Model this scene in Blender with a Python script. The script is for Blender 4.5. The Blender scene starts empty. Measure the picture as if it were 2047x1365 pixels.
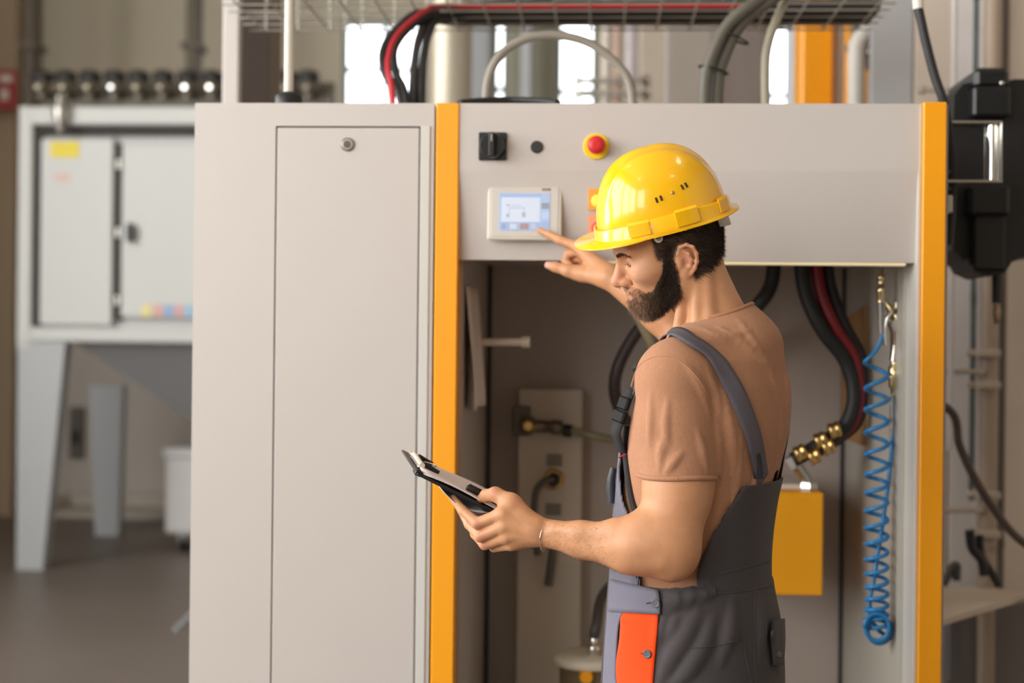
import bpy, math, random
import numpy as np
from mathutils import Vector, Matrix
random.seed(7); np.random.seed(7)
SC = bpy.context.scene
COL = SC.collection
# ------------------------------------------------------------------ camera
W_, H_, LENS = 2047.0, 1365.0, 50.0
FPX = LENS / 36.0 * W_
CAM = Vector((0.0, -3.1, 1.5))
YAW, ROLL = math.radians(3.2), 0.0105
FWD = Vector((-math.sin(YAW), math.cos(YAW), 0))
R0 = Vector((math.cos(YAW), math.sin(YAW), 0)); Z0 = Vector((0, 0, 1))
RGT = R0 * math.cos(ROLL) + Z0 * math.sin(ROLL)
UPV = -R0 * math.sin(ROLL) + Z0 * math.cos(ROLL)
cam_d = bpy.data.cameras.new('camera'); cam = bpy.data.objects.new('camera', cam_d); COL.objects.link(cam)
cam_d.lens = LENS; cam_d.sensor_width = 36.0; cam_d.clip_start = 0.05; cam_d.clip_end = 100
cam.matrix_world = Matrix(((RGT.x, UPV.x, -FWD.x, CAM.x), (RGT.y, UPV.y, -FWD.y, CAM.y), (RGT.z, UPV.z, -FWD.z, CAM.z), (0, 0, 0, 1)))
cam_d.dof.use_dof = True; cam_d.dof.focus_distance = 2.5; cam_d.dof.aperture_fstop = 2.2
SC.camera = cam
def P(u, v, y=0.0):
    """world point on the plane y = const seen at photograph pixel (u, v)"""
    d = FWD + RGT * ((u - W_ / 2) / FPX) + UPV * ((H_ / 2 - v) / FPX)
    return CAM + d * ((y - CAM.y) / d.y)
# ------------------------------------------------------------------ world, lights, exposure
wd = bpy.data.worlds.new('world'); SC.world = wd; wd.use_nodes = True
wd.node_tree.nodes['Background'].inputs[0].default_value = (0.75, 0.87, 1.0, 1); wd.node_tree.nodes['Background'].inputs[1].default_value = 0.6
SC.view_settings.view_transform = 'Standard'; SC.view_settings.look = 'None'
SC.view_settings.gamma = 1.0; SC.view_settings.use_curve_mapping = False
SC.view_settings.exposure = -1.08
SC.cycles.max_bounces = 8; SC.cycles.diffuse_bounces = 5
SC.cycles.use_denoising = True
def area(name, loc, look, sx, sy, power, color=(1, 1, 1)):
    d = bpy.data.lights.new(name, 'AREA'); d.shape = 'RECTANGLE'; d.size = sx; d.size_y = sy; d.energy = power; d.color = color
    o = bpy.data.objects.new(name, d); COL.objects.link(o); o.location = loc
    o.rotation_euler = (Vector(look) - Vector(loc)).to_track_quat('-Z', 'Y').to_euler(); return o
DAY = (1.0, 0.955, 0.90)
# daylight entering through the tall side windows (left wall) and the window band behind the photographer
for k, yy in enumerate((-7.4, -4.6, -1.8, 1.6)):  # farthest window is added out of view to brighten the dust collector
    area('window_daylight', (-5.38, yy, 3.2), (0, yy, 3.2), 2.2, 4.0, 330, DAY)
for k, xx in enumerate((-3.9,)):
    area('window_daylight', (xx, -9.35, 3.6), (xx, 0, 3.6), 2.2, 3.6, 90, DAY)
# ------------------------------------------------------------------ mesh helpers
ORG = {}
def srgb(h):
    if isinstance(h, str):
        h = [int(h[i:i + 2], 16) / 255 for i in (0, 2, 4)]
    return tuple((c / 12.92 if c <= .04045 else ((c + .055) / 1.055) ** 2.4) for c in h)
MATS = {}
def mat(name, col, rough=.5, metal=0.0, var=.06, scale=9.0, bump=0.0, bscale=60.0, spec=.5, emit=None, estr=0.0, coat=0.0, trans=0.0, alpha=1.0, stretch=None, col2=None):
    if name in MATS: return MATS[name]
    m = bpy.data.materials.new(name); m.use_nodes = True; nt = m.node_tree; b = nt.nodes['Principled BSDF']
    c = srgb(col)
    tc = nt.nodes.new('ShaderNodeTexCoord'); mp = nt.nodes.new('ShaderNodeMapping'); nt.links.new(tc.outputs['Object'], mp.inputs[0])
    if stretch: mp.inputs['Scale'].default_value = stretch
    n = nt.nodes.new('ShaderNodeTexNoise'); n.inputs['Scale'].default_value = scale; n.inputs['Detail'].default_value = 4
    nt.links.new(mp.outputs[0], n.inputs['Vector'])
    mx = nt.nodes.new('ShaderNodeMix'); mx.data_type = 'RGBA'
    lo = tuple(x * (1 - var) for x in c); hi = tuple(min(1, x * (1 + var)) for x in c)
    if col2: hi = srgb(col2)
    mx.inputs[6].default_value = (*lo, 1); mx.inputs[7].default_value = (*hi, 1)
    nt.links.new(n.outputs['Fac'], mx.inputs[0]); nt.links.new(mx.outputs[2], b.inputs['Base Color'])
    b.inputs['Roughness'].default_value = rough; b.inputs['Metallic'].default_value = metal
    b.inputs['Specular IOR Level'].default_value = spec; b.inputs['Coat Weight'].default_value = coat; b.inputs['Coat Roughness'].default_value = .06
    b.inputs['Transmission Weight'].default_value = trans; b.inputs['Alpha'].default_value = alpha
    if emit is not None:
        b.inputs['Emission Color'].default_value = (*srgb(emit), 1); b.inputs['Emission Strength'].default_value = estr
    if bump:
        n2 = nt.nodes.new('ShaderNodeTexNoise'); n2.inputs['Scale'].default_value = bscale; n2.inputs['Detail'].default_value = 3
        nt.links.new(mp.outputs[0], n2.inputs['Vector'])
        bp = nt.nodes.new('ShaderNodeBump'); bp.inputs['Strength'].default_value = bump; bp.inputs['Distance'].default_value = .002
        nt.links.new(n2.outputs['Fac'], bp.inputs['Height']); nt.links.new(bp.outputs[0], b.inputs['Normal'])
    MATS[name] = m; return m
def V(*a): return Vector(a)
def basis(d):
    d = Vector(d).normalized(); a = V(0, 0, 1) if abs(d.z) < .9 else V(1, 0, 0)
    s = d.cross(a).normalized(); return d, s, d.cross(s).normalized()
def spline(pts, n=6):
    pts = [Vector(p) for p in pts]
    if len(pts) < 3: return pts
    out = []; q = [pts[0] * 2 - pts[1]] + pts + [pts[-1] * 2 - pts[-2]]
    for i in range(1, len(q) - 2):
        a, b, c, d = q[i - 1:i + 3]
        for k in range(n):
            t = k / n
            out.append(.5 * ((2 * b) + (c - a) * t + (2 * a - 5 * b + 4 * c - d) * t * t + (3 * b - a - 3 * c + d) * t ** 3))
    out.append(pts[-1]); return out
class MB:
    def __init__(s): s.v = []; s.f = []; s.sm = []
    def add(s, vs, fs, smooth=False):
        o = len(s.v); s.v += [Vector(p) for p in vs]
        for f in fs: s.f.append(tuple(i + o for i in f)); s.sm.append(smooth)
        return s
    def box(s, a, b, bev=0.0, M=None):
        """axis box a..b with optional chamfer; M = optional 4x4 to place it"""
        a = Vector(a); b = Vector(b); lo = V(min(a.x, b.x), min(a.y, b.y), min(a.z, b.z)); hi = V(max(a.x, b.x), max(a.y, b.y), max(a.z, b.z))
        c = (lo + hi) / 2; h = (hi - lo) / 2; bev = min(bev, min(h) * .95)
        if bev <= 0:
            vs = [V(x, y, z) for x in (lo.x, hi.x) for y in (lo.y, hi.y) for z in (lo.z, hi.z)]
            fs = [(0, 1, 3, 2), (4, 6, 7, 5), (0, 4, 5, 1), (2, 3, 7, 6), (0, 2, 6, 4), (1, 5, 7, 3)]
        else:
            vs = []; idx = {}
            for sx in (-1, 1):
                for sy in (-1, 1):
                    for sz in (-1, 1):
                        for ax in range(3):
                            p = [sx * h.x, sy * h.y, sz * h.z]
                            for k in range(3):
                                if k != ax: p[k] -= (sx, sy, sz)[k] * bev
                            idx[(sx, sy, sz, ax)] = len(vs); vs.append(c + Vector(p))
            fs = []
            for ax in range(3):
                o1, o2 = [k for k in range(3) if k != ax]
                for sg in (-1, 1):
                    q = []
                    for (p1, p2) in ((-1, -1), (1, -1), (1, 1), (-1, 1)):
                        t = [0, 0, 0]; t[ax] = sg; t[o1] = p1; t[o2] = p2; q.append(idx[(*t, ax)])
                    fs.append(tuple(q))
            for ax in range(3):          # edge chamfers run along ax
                o1, o2 = [k for k in range(3) if k != ax]
                for p1 in (-1, 1):
                    for p2 in (-1, 1):
                        def g(sa, face):
                            t = [0, 0, 0]; t[ax] = sa; t[o1] = p1; t[o2] = p2; return idx[(*t, face)]
                        fs.append((g(-1, o1), g(1, o1), g(1, o2), g(-1, o2)))
            for sx in (-1, 1):
                for sy in (-1, 1):
                    for sz in (-1, 1): fs.append(tuple(idx[(sx, sy, sz, k)] for k in range(3)))
            ctr = c
            out = []
            for f in fs:
                p = [vs[i] for i in f]; nn = (p[1] - p[0]).cross(p[2] - p[0]); m = sum(p, V(0, 0, 0)) / len(p)
                out.append(f if nn.dot(m - ctr) > 0 else tuple(reversed(f)))
            fs = out
        if M is not None: vs = [M @ p for p in vs]
        return s.add(vs, fs)
    def tube(s, pts, r, n=10, caps=True, smooth=True, sq=1.0):
        """sweep a circle along pts; r number or list"""
        pts = [Vector(p) for p in pts]; N = len(pts); rs = r if isinstance(r, (list, tuple)) else [r] * N
        if len(rs) != N:
            rs = [rs[0] + (rs[-1] - rs[0]) * i / (N - 1) for i in range(N)]
        d0 = (pts[1] - pts[0]).normalized(); _, sd, up = basis(d0); vs = []
        for i in range(N):
            d = (pts[min(i + 1, N - 1)] - pts[max(i - 1, 0)]).normalized()
            sd = (sd - d * sd.dot(d)).normalized(); up = d.cross(sd)
            for k in range(n):
                a = 2 * math.pi * k / n; vs.append(pts[i] + sd * math.cos(a) * rs[i] + up * math.sin(a) * rs[i] * sq)
        fs = [(i * n + k, i * n + (k + 1) % n, (i + 1) * n + (k + 1) % n, (i + 1) * n + k) for i in range(N - 1) for k in range(n)]
        s.add(vs, fs, smooth)
        if caps: s.add(vs[:n], [tuple(reversed(range(n)))]); s.add(vs[-n:], [tuple(range(n))])
        return s
    def rod(s, a, b, r, n=16, r2=None): return s.tube([a, b], [r, r if r2 is None else r2], n)
    def lathe(s, o, ax, prof, n=24, smooth=True):
        """prof list of (distance along axis, radius)"""
        d, sd, up = basis(ax); o = Vector(o); vs = []; N = len(prof)
        for (t, r) in prof:
            for k in range(n):
                a = 2 * math.pi * k / n; vs.append(o + d * t + (sd * math.cos(a) + up * math.sin(a)) * max(r, 1e-5))
        fs = [(i * n + k, i * n + (k + 1) % n, (i + 1) * n + (k + 1) % n, (i + 1) * n + k) for i in range(N - 1) for k in range(n)]
        s.add(vs, fs, smooth)
        s.add(vs[:n], [tuple(reversed(range(n)))]); s.add(vs[-n:], [tuple(range(n))]); return s
    def prism(s, poly, off):
        """extrude a planar polygon (list of points) by the vector off"""
        off = Vector(off); n = len(poly); a = [Vector(p) for p in poly]; b = [p + off for p in a]
        nn = V(0, 0, 0)
        for i in range(n): nn += a[i].cross(a[(i + 1) % n])
        if nn.dot(off) > 0: a.reverse(); b.reverse()
        s.add(a + b, [tuple(range(n)), tuple(reversed(range(n, 2 * n)))] + [(i, i + n, (i + 1) % n + n, (i + 1) % n) for i in range(n)])
        return s
    def build(s, name, m, parent=None, auto=True):
        me = bpy.data.meshes.new(name); o = bpy.data.objects.new(name, me); COL.objects.link(o)
        if parent is not None: og = ORG[parent.name]
        else:
            lo = [min(p[k] for p in s.v) for k in range(3)]; hi = [max(p[k] for p in s.v) for k in range(3)]
            og = V((lo[0] + hi[0]) / 2, (lo[1] + hi[1]) / 2, lo[2])
        me.from_pydata([tuple(p - og) for p in s.v], [], s.f); me.update()
        me.polygons.foreach_set('use_smooth', s.sm)
        if m is not None: me.materials.append(m)
        if parent is not None: o.parent = parent
        else: o.location = og
        ORG[o.name] = og; return o
def tag(o, label=None, cat=None, group=None, kind=None):
    for k, v in (('label', label), ('category', cat), ('group', group), ('kind', kind)):
        if v: o[k] = v
    return o
def thing(name, loc, label, cat, group=None):
    o = bpy.data.objects.new(name, None); COL.objects.link(o); o.location = loc; o.empty_display_size = .05; ORG[o.name] = Vector(loc)
    return tag(o, label, cat, group)
def struct(name, mb, m, parent=None):
    o = mb.build(name, m, parent)
    if parent is None: o['kind'] = 'structure'
    return o
def hose(name, pts, r, m, label, cat='hose', group=None, n=12, k=8):
    return tag(MB().tube(spline(pts, k), r, n).build(name, m), label, cat, group)
# ------------------------------------------------------------------ materials
GREY = mat('grey_powder_coat', 'c6beb9', .38, var=.015, scale=3, bump=.05, bscale=900)
GREYIN = mat('grey_inner_sheet', 'b6aba2', .45, var=.05, scale=4, bump=.04, bscale=400)
GREYL = mat('pale_sheet_metal', 'cfccc6', .35, var=.02, scale=4)
ORANGE = mat('orange_powder_coat', 'f7a30c', .38, var=.02, scale=4)
DGAP = mat('dark_gap', '4a4846', .8)
BLACK = mat('black_plastic', '17171a', .42, var=.1)
RUBBER = mat('black_rubber', '201f20', .55, var=.12, scale=30)
REDCAB = mat('red_cable', '7d1a22', .45, var=.05)
STEEL = mat('brushed_steel', 'c9c6c0', .28, metal=1, var=.05, scale=20)
BRASS = mat('brass', 'd9b676', .28, metal=1, var=.06, scale=30)
CHROME = mat('chrome', 'e8e6e2', .1, metal=1, var=.02)
FLOORM = mat('painted_concrete', '6a5f57', .42, var=.14, scale=1.3, bump=.06, bscale=12)
WALLM = mat('beige_wall_paint', 'a89c8a', .7, var=.04, scale=2)
WALLW = mat('off_white_wall_paint', 'd0c8bf', .7, var=.03, scale=2)
CEILM = mat('ceiling_sheet', 'b9b4aa', .7, var=.04)
GLASS = mat('window_daylight_glass', 'f4fbff', .2, emit='f6fcff', estr=9.0)
FRAMEM = mat('window_frame_paint', '8f9694', .5)
# ------------------------------------------------------------------ hall
XL, XR, YB, YF, ZC = -5.6, 6.5, -9.6, 9.0, 7.0
struct('floor', MB().box((XL, YB, -.1), (XR, YF, 0)), FLOORM)
struct('ceiling', MB().box((XL, YB, ZC), (XR, YF, ZC + .1)), CEILM)
def wall_with_holes(name, axis, at, lo, hi, holes, m, t=.2):
    """wall plane axis ('x' or 'y') at coordinate, spanning lo..hi; holes = [(a0,a1,z0,z1)]"""
    mb = MB(); cuts = sorted(holes); a = lo
    def bx(a0, a1, z0, z1):
        if a1 - a0 < 1e-4 or z1 - z0 < 1e-4: return
        if axis == 'x': mb.box((at, a0, z0), (at + t, a1, z1))
        else: mb.box((a0, at, z0), (a1, at + t, z1))
    for (h0, h1, z0, z1) in cuts:
        bx(a, h0, 0, ZC); bx(h0, h1, 0, z0); bx(h0, h1, z1, ZC); a = h1
    bx(a, hi, 0, ZC)
    return struct(name, mb, m)
def window(n, axis, at, a0, a1, z0, z1, nx, nz, fr=.06):
    def bx(mb, p0, p1, q0, q1, d0, d1):
        if axis == 'x': mb.box((at + d0, p0, q0), (at + d1, p1, q1))
        else: mb.box((p0, at + d0, q0), (p1, at + d1, q1))
        return mb
    mb = MB()
    for (p0, p1, q0, q1) in ((a0, a0 + fr, z0, z1), (a1 - fr, a1, z0, z1), (a0 + fr, a1 - fr, z0, z0 + fr), (a0 + fr, a1 - fr, z1 - fr, z1)): bx(mb, p0, p1, q0, q1, -.04, .04)
    o = struct('window_%d' % n, mb, FRAMEM)
    for i in range(1, nx): c = a0 + (a1 - a0) * i / nx; bx(MB(), c - .02, c + .02, z0 + fr, z1 - fr, -.03, .03).build('mullion', FRAMEM, o)
    for i in range(1, nz): c = z0 + (z1 - z0) * i / nz; bx(MB(), a0 + fr, a1 - fr, c - .02, c + .02, -.03, .03).build('transom', FRAMEM, o)
    for i in range(nx):
        for j in range(nz):
            c0 = a0 + (a1 - a0) * i / nx + .03; c1 = a0 + (a1 - a0) * (i + 1) / nx - .03
            e0 = z0 + (z1 - z0) * j / nz + .03; e1 = z0 + (z1 - z0) * (j + 1) / nz - .03
            bx(MB(), c0, c1, e0, e1, -.006, .006).build('pane', GLASS, o)
    return o
holesL = [(yy - 1.2, yy + 1.2, 1.1, 5.5) for yy in (-7.4, -4.6, -1.8, 1.6)]  # last opening is the added, unseen window lighting the dust collector
holesB = [(xx - 1.2, xx + 1.2, 1.7, 5.5) for xx in (-3.9,)]
wall_with_holes('wall_left', 'x', XL - .2, YB, YF, holesL, WALLM)
wall_with_holes('wall_behind', 'y', YB - .2, XL, XR, holesB, WALLM)
struct('wall_right', MB().box((XR, YB, 0), (XR + .2, YF, ZC)), WALLW)
wn = 1
for h in holesL: window(wn, 'x', XL - .1, *h, 3, 4); wn += 1
for h in holesB: window(wn, 'y', YB - .1, *h, 3, 3); wn += 1
# far wall with the blown-out windows
def xz(u, v, y): p = P(u, v, y); return p.x, p.z
holesF = []
for (u0, u1, v0, v1, nx, nz) in ((682, 852, 38, 330, 2, 3), (984, 1013, 20, 330, 1, 2), (1112, 1192, 30, 330, 1, 2), (1532, 1584, 45, 330, 1, 2)):
    a0, z1 = xz(u0, v0, YF); a1, z0 = xz(u1, v1, YF); holesF.append((a0, a1, z0, z1, nx, nz))
wall_with_holes('wall_far', 'y', YF, XL, XR, [h[:4] for h in holesF], mat('far_wall_paint', 'd0c6b1', .7, var=.05, scale=1))
for h in holesF: window(wn, 'y', YF + .1, *h, fr=.05); wn += 1
struct('baseboard_far', MB().box((XL, YF - .03, 0), (XR, YF, .14)), mat('baseboard_paint', 'b5ada3', .6))
# pale lower cladding panels of the far wall, seen left of the hopper machine
struct('trim_1', MB().box((XL, YF - .06, .14), (-3.35, YF - .03, P(10, 545, YF).z)), WALLW)
struct('trim_2', MB().box((XL, YF - .1, P(10, 545, YF).z), (-3.35, YF - .03, P(10, 525, YF).z)), mat('dado_rail', '8f857a', .6))
# ceiling lamps: high-bay fittings in rows
LAMPE = mat('lamp_diffuser', 'fff6e6', .4, emit='fff2dc', estr=30)
LAMPB = mat('lamp_housing', '3a3a3c', .4)
k = 0
for (lx, ly, lb) in ((-2.6, -4.6, 'ceiling lamp behind the photographer, nearest the left windows'), (1.8, -4.6, 'ceiling lamp behind the photographer, nearest the right wall'),
                 (-2.6, -1.2, 'ceiling lamp high above the grey cabinet side'), (1.8, -1.2, 'ceiling lamp high above the worker side'), (-2.6, 3.6, 'ceiling lamp above the aisle before the hopper machine'), (1.8, 3.6, 'ceiling lamp above the pipes behind the machine')):
    t = thing('high_bay_lamp', (lx, ly, 5.6), lb, 'lamp', 'high bay ceiling lamps')
    MB().lathe((lx, ly, 5.6), (0, 0, 1), [(0, .26), (.12, .22), (.3, .1), (.36, .08), (.5, .08)]).build('shade', LAMPB, t)
    MB().lathe((lx, ly, 5.58), (0, 0, 1), [(0, .21), (.03, .23)]).build('diffuser', LAMPE, t)
    MB().rod((lx, ly, 6.1), (lx, ly, ZC), .012, 8).build('suspension_rod', LAMPB, t)
# ------------------------------------------------------------------ hopper machine (dust collector) in the left background
YH = 5.85
HG = mat('hopper_white_paint', 'cbccca', .45, var=.03, scale=2); HB = mat('hopper_blue_grey_paint', 'b4b7ba', .5, var=.03, scale=2)
HD = mat('hopper_dark_seal', '45423f', .8)  # dark tone of the strips around panel and door
hp = thing('dust_collector', (P(40, 1148, YH).x + 1.3, YH + .8, 0), 'large pale dust collector on tapered legs in the left background', 'machine')
def hx(u): return P(u, 500, YH).x
def hz(v): return P(200, v, YH).z
XH0, XH1 = hx(34), hx(640)
MB().box((XH0, YH + .1, hz(660)), (XH1, YH + 1.7, hz(225)), .01).build('body', HG, hp)
MB().box((XH0, YH, hz(700)), (hx(62), YH + .1, hz(212)), .01).build('corner_post', HG, hp)
MB().box((hx(62), YH - .02, hz(684)), (XH1, YH + .1, hz(655)), .01).build('lower_beam', HG, hp)
MB().box((hx(62), YH - .03, hz(250)), (XH1, YH + .1, hz(214)), .01).build('upper_beam', HG, hp)
MB().box((hx(50), YH + .05, hz(268)), (XH1, YH + .1, hz(251)), 0).build('seal_strip', HD, hp)
MB().box((hx(60), YH + .04, hz(652)), (hx(74), YH + .11, hz(268)), 0).build('seal_strip', HD, hp)
pn = MB().box((hx(76), YH + .03, hz(650)), (hx(221), YH + .1, hz(275)), .008).build('access_panel', HG, hp)
MB().box((hx(96), YH + .024, hz(314)), (hx(153), YH + .03, hz(282))).build('warning_label', mat('yellow_label', 'e8d22a', .5), pn)
MB().box((hx(104), YH + .026, hz(362)), (hx(134), YH + .03, hz(344))).build('small_label', mat('pink_label', 'd8bdb4', .5), pn)
MB().box((hx(223), YH + .05, hz(640)), (hx(238), YH + .1, hz(285))).build('seal_strip', HD, hp)
dr = MB().box((hx(240), YH + .02, hz(634)), (hx(640), YH + .1, hz(285)), .01).build('door', HG, hp)
for v in (327, 464, 600): MB().rod((hx(233), YH + .03, hz(v + 9)), (hx(233), YH + .03, hz(v - 9)), .018, 10).build('hinge', STEEL, dr)
MB().lathe((hx(262), YH + .02, hz(464)), (0, -1, 0), [(0, .05), (.02, .045), (.025, .02)], 16).build('latch_plate', HB, dr)
MB().box((hx(257), YH - .05, hz(484)), (hx(267), YH + .0, hz(446)), .006).build('latch_handle', BLACK, dr)
for i, (u, c) in enumerate(((292, 'e6d98e'), (316, 'dba7a0'), (337, '8fb2d6'), (357, 'd8a7a6'), (377, '9fc0dc'))):
    MB().box((hx(u - 9), YH + .014, hz(632)), (hx(u + 9), YH + .02, hz(608))).build('sticker', mat('sticker_%s' % c, c, .5), dr)
MB().prism([P(36, 680, YH), P(131, 680, YH), P(84, 1149, YH), P(32, 1149, YH)], (0, .12, 0)).build('leg', HB, hp)
MB().prism([P(178, 770, YH + 1.6), P(245, 770, YH + 1.6), P(236, 1076, YH + 1.6), P(190, 1076, YH + 1.6)], (0, .1, 0)).build('leg', HB, hp)
MB().prism([V(XH1 - .3, YH, hz(680)), V(XH1, YH, hz(680)), V(XH1, YH, 0), V(XH1 - .17, YH, 0)], (0, .12, 0)).build('leg', HB, hp)
MB().prism([V(XH1 - .3, YH + 1.6, hz(680)), V(XH1, YH + 1.6, hz(680)), V(XH1, YH + 1.6, 0), V(XH1 - .17, YH + 1.6, 0)], (0, .1, 0)).build('leg', HB, hp)
zt = hz(684); xa, xb = hx(136), XH1 - .1
ap = [V(hx(405), YH + .75, .75), V(hx(470), YH + .75, .75), V(hx(470), YH + 1.0, .75), V(hx(405), YH + 1.0, .75)]
tp = [V(xa, YH + .12, zt), V(xb, YH + .12, zt), V(xb, YH + 1.6, zt), V(xa, YH + 1.6, zt)]
MB().add(tp + ap, [(0, 4, 5, 1), (1, 5, 6, 2), (2, 6, 7, 3), (3, 7, 4, 0), (7, 6, 5, 4), (0, 1, 2, 3)]).build('hopper', mat('hopper_cone_paint', '9b9a9c', .5, var=.04), hp)
# pulse valves on the header pipe
MB().rod(V(hx(58), YH + .35, hz(192)), V(XH1, YH + .35, hz(192)), .09, 16).build('header_pipe', mat('header_grey', '6c6459', .5), hp)
MB().box((hx(60), YH + .42, hz(210)), (XH1, YH + .47, hz(140)), 0).build('back_plate', mat('header_plate', '756c5f', .6), hp)
VALV = mat('valve_grey', '8f8678', .35, metal=.6); VALD = mat('valve_dark', '2d2a28', .5)
for i, u in enumerate((84, 131, 180, 229, 277, 326, 375, 424, 473, 522, 571, 616)):
    c = P(u, 172, YH + .2)
    va = MB().lathe(c + V(0, 0, -.08), (0, 0, 1), [(0, .03), (.04, .035), (.06, .055), (.1, .06), (.11, .03)], 12).build('pulse_valve', VALV, hp)
    MB().lathe(c + V(0, 0, .03), (0, 0, 1), [(0, .07), (.05, .075), (.07, .04)], 12).build('solenoid_cap', VALD, va)
    MB().lathe(c + V(0, -.05, -.02), (0, -1, 0), [(0, .03), (.02, .03), (.03, .015)], 12).build('bolt_cap', CHROME if i in (3, 6, 7) else VALV, va)
MB().lathe(P(120, 225, YH - .08), (0, 0, 1), [(-.12, .02), (-.08, .03), (-.02, .05), (.04, .05), (.08, .03), (.1, .03)], 12).build('drain_valve', STEEL, hp)
# bin, post and far fittings beneath the hopper
bn = thing('collection_bin', P(360, 1085, YH + 1.0), 'white wheeled collection bin under the hopper', 'bin'); ORG[bn.name] = Vector(bn.location)
b0 = P(330, 900, YH + .9); b1 = P(480, 1085, YH + .9)
MB().box((b0.x, YH + .9, .12), (b1.x, YH + 1.4, b0.z), .02).build('tub', mat('bin_white', 'd9d8d6', .5), bn)
MB().box((b0.x - .02, YH + .88, b0.z - .06), (b1.x + .02, YH + 1.42, b0.z + .02), .02).build('rim', mat('bin_white', 'd9d8d6', .5), bn)
for dx in (.12, .4):
    MB().lathe((b0.x + dx, YH + .98, .06), (1, 0, 0), [(-.02, .05), (-.015, .06), (.015, .06), (.02, .05)], 16).build('caster', RUBBER, bn)
    MB().box((b0.x + dx - .03, YH + .95, .06), (b0.x + dx + .03, YH + 1.01, .13)).build('caster_fork', STEEL, bn)
# far wall dark power box and conduit left of the bin
pb = thing('power_box', P(152, 900, YF - .12), 'small dark electrical box on the far wall between the hopper legs', 'electrical box')
c = P(152, 865, YF - .12); MB().box((c.x - .06, YF - .12, c.z - .22), (c.x + .06, YF, c.z + .22), .01).build('case', mat('power_box_grey', '6d675f', .6), pb)
MB().box((c.x - .03, YF - .14, c.z - .1), (c.x + .03, YF - .12, c.z + .02), .005).build('cover', BLACK, pb)
MB().rod((c.x - .1, YF - .04, .1), (c.x - .1, YF - .04, 2.2), .03, 10).build('conduit', WALLW, pb)
bx = thing('white_floor_tray', P(240, 1068, YF - .6), 'low white tray on the floor by the far wall', 'tray')
c = P(255, 1066, YF - .6); MB().box((c.x - .7, YF - .6, 0), (c.x + .5, YF - .1, .05), .01).box((c.x - .7, YF - .6, .05), (c.x - .66, YF - .1, .16), .01).box((c.x + .46, YF - .6, .05), (c.x + .5, YF - .1, .16), .01).box((c.x - .7, YF - .14, .05), (c.x + .5, YF - .1, .16), .01).build('tray_shell', mat('tray_white', 'c9c0b6', .5), bx)
# dark upright ducts above the dust collector
for (u, w, lb) in ((62, 22, 'dark vertical duct beside the beige wall in the upper left'), (386, 26, 'brown vertical duct beside the tall grey post')):
    a = P(u, 0, YH + 1.75); MB_ = MB().box((a.x - w / 640, YH + 1.7, hz(205)), (a.x + w / 640, YH + 1.9, 4.6), .01)
    for zz in (2.9, 3.7, 4.4): MB_.box((a.x - w / 640 - .03, YH + 1.68, zz), (a.x + w / 640 + .03, YH + 1.92, zz + .05))
    tag(MB_.build('wall_duct', mat('duct_brown', '6d6255', .6)), lb, 'duct', 'ducts on the far wall')
sg = MB().box(P(-60, 218, YH + 2.4), P(33, 140, YH + 2.4) + V(0, .03, 0), .005); so = sg.build('safety_sign', mat('red_sign', 'a8332f', .5)); tag(so, 'red and white safety sign at the far left edge', 'sign')
MB().box(P(2, 200, YH + 2.395), P(16, 178, YH + 2.39)).build('pictogram', mat('sign_white', 'e6dfd6', .5), so)
MB().box(P(0, 164, YH + 2.395), P(24, 150, YH + 2.39)).build('pictogram', mat('sign_white', 'e6dfd6', .5), so)
struct('wall_partition', MB().box((XL, YF - .5, 0), (P(33, 0, YF - .5).x, YF - .42, ZC)), mat('partition_beige', 'b49e84', .7, var=.04))
# ------------------------------------------------------------------ grey cabinet (left)
def X0(u, v=760): return P(u, v, 0).x
def Z_(v, u=1000, y=0): return P(u, v, y).z
ZT = 2.02
ZT = Z_(206, 700)
cb = thing('electrical_cabinet', ((X0(384) + X0(866)) / 2, .3, 0), 'tall pale grey electrical cabinet with a flush locked door', 'cabinet')
x0, x1, xd0, xd1 = X0(384), X0(863), X0(546), X0(834)
zd = Z_(252, 700)
MB().box((x0 + .002, .014, 0), (x1 - .001, .62, ZT - .002)).build('body', mat('grey_powder_coat_body', 'c3bdb6', .4, var=.015), cb)
fr_ = MB()
for b in (((x0, 0, 0), (xd0, .03, ZT)), ((xd1 + .003, 0, 0), (x1, .03, ZT)), ((xd0, 0, zd), (xd1 + .003, .03, ZT)), ((xd0, 0, 0), (xd1 + .003, .03, .1))): fr_.box(b[0], b[1])
fr_.build('front_frame', GREY, cb)
MB().box((xd0 - .001, .012, .1), (xd1 + .004, .016, zd)).build('gap_shade', DGAP, cb)  # dark sheet: the shade inside the door gap put into its colour
door = MB().box((xd0 + .0035, -.001, .104), (xd1 - .0005, .011, zd - .0035), .002).build('door', GREY, cb)
lk = P(695, 289, -.001)
lo = MB().lathe(lk, (0, -1, 0), [(0, .0150), (.003, .0150), (.005, .0115)], 28).build('lock', mat('lock_nickel', '9a9388', .35, metal=.9), door)
MB().lathe(lk + V(0, -.0056, 0), (0, -1, 0), [(0, .0085), (.0006, .0085)], 20).build('lock_insert', mat('lock_dark', '5a544c', .4, metal=.8), door)
# light folded edge strip between the door and the orange post
MB().box((X0(836), -.003, 0), (X0(855), .0, ZT - .05), .0012).build('edge_strip', GREYL, cb)
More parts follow.
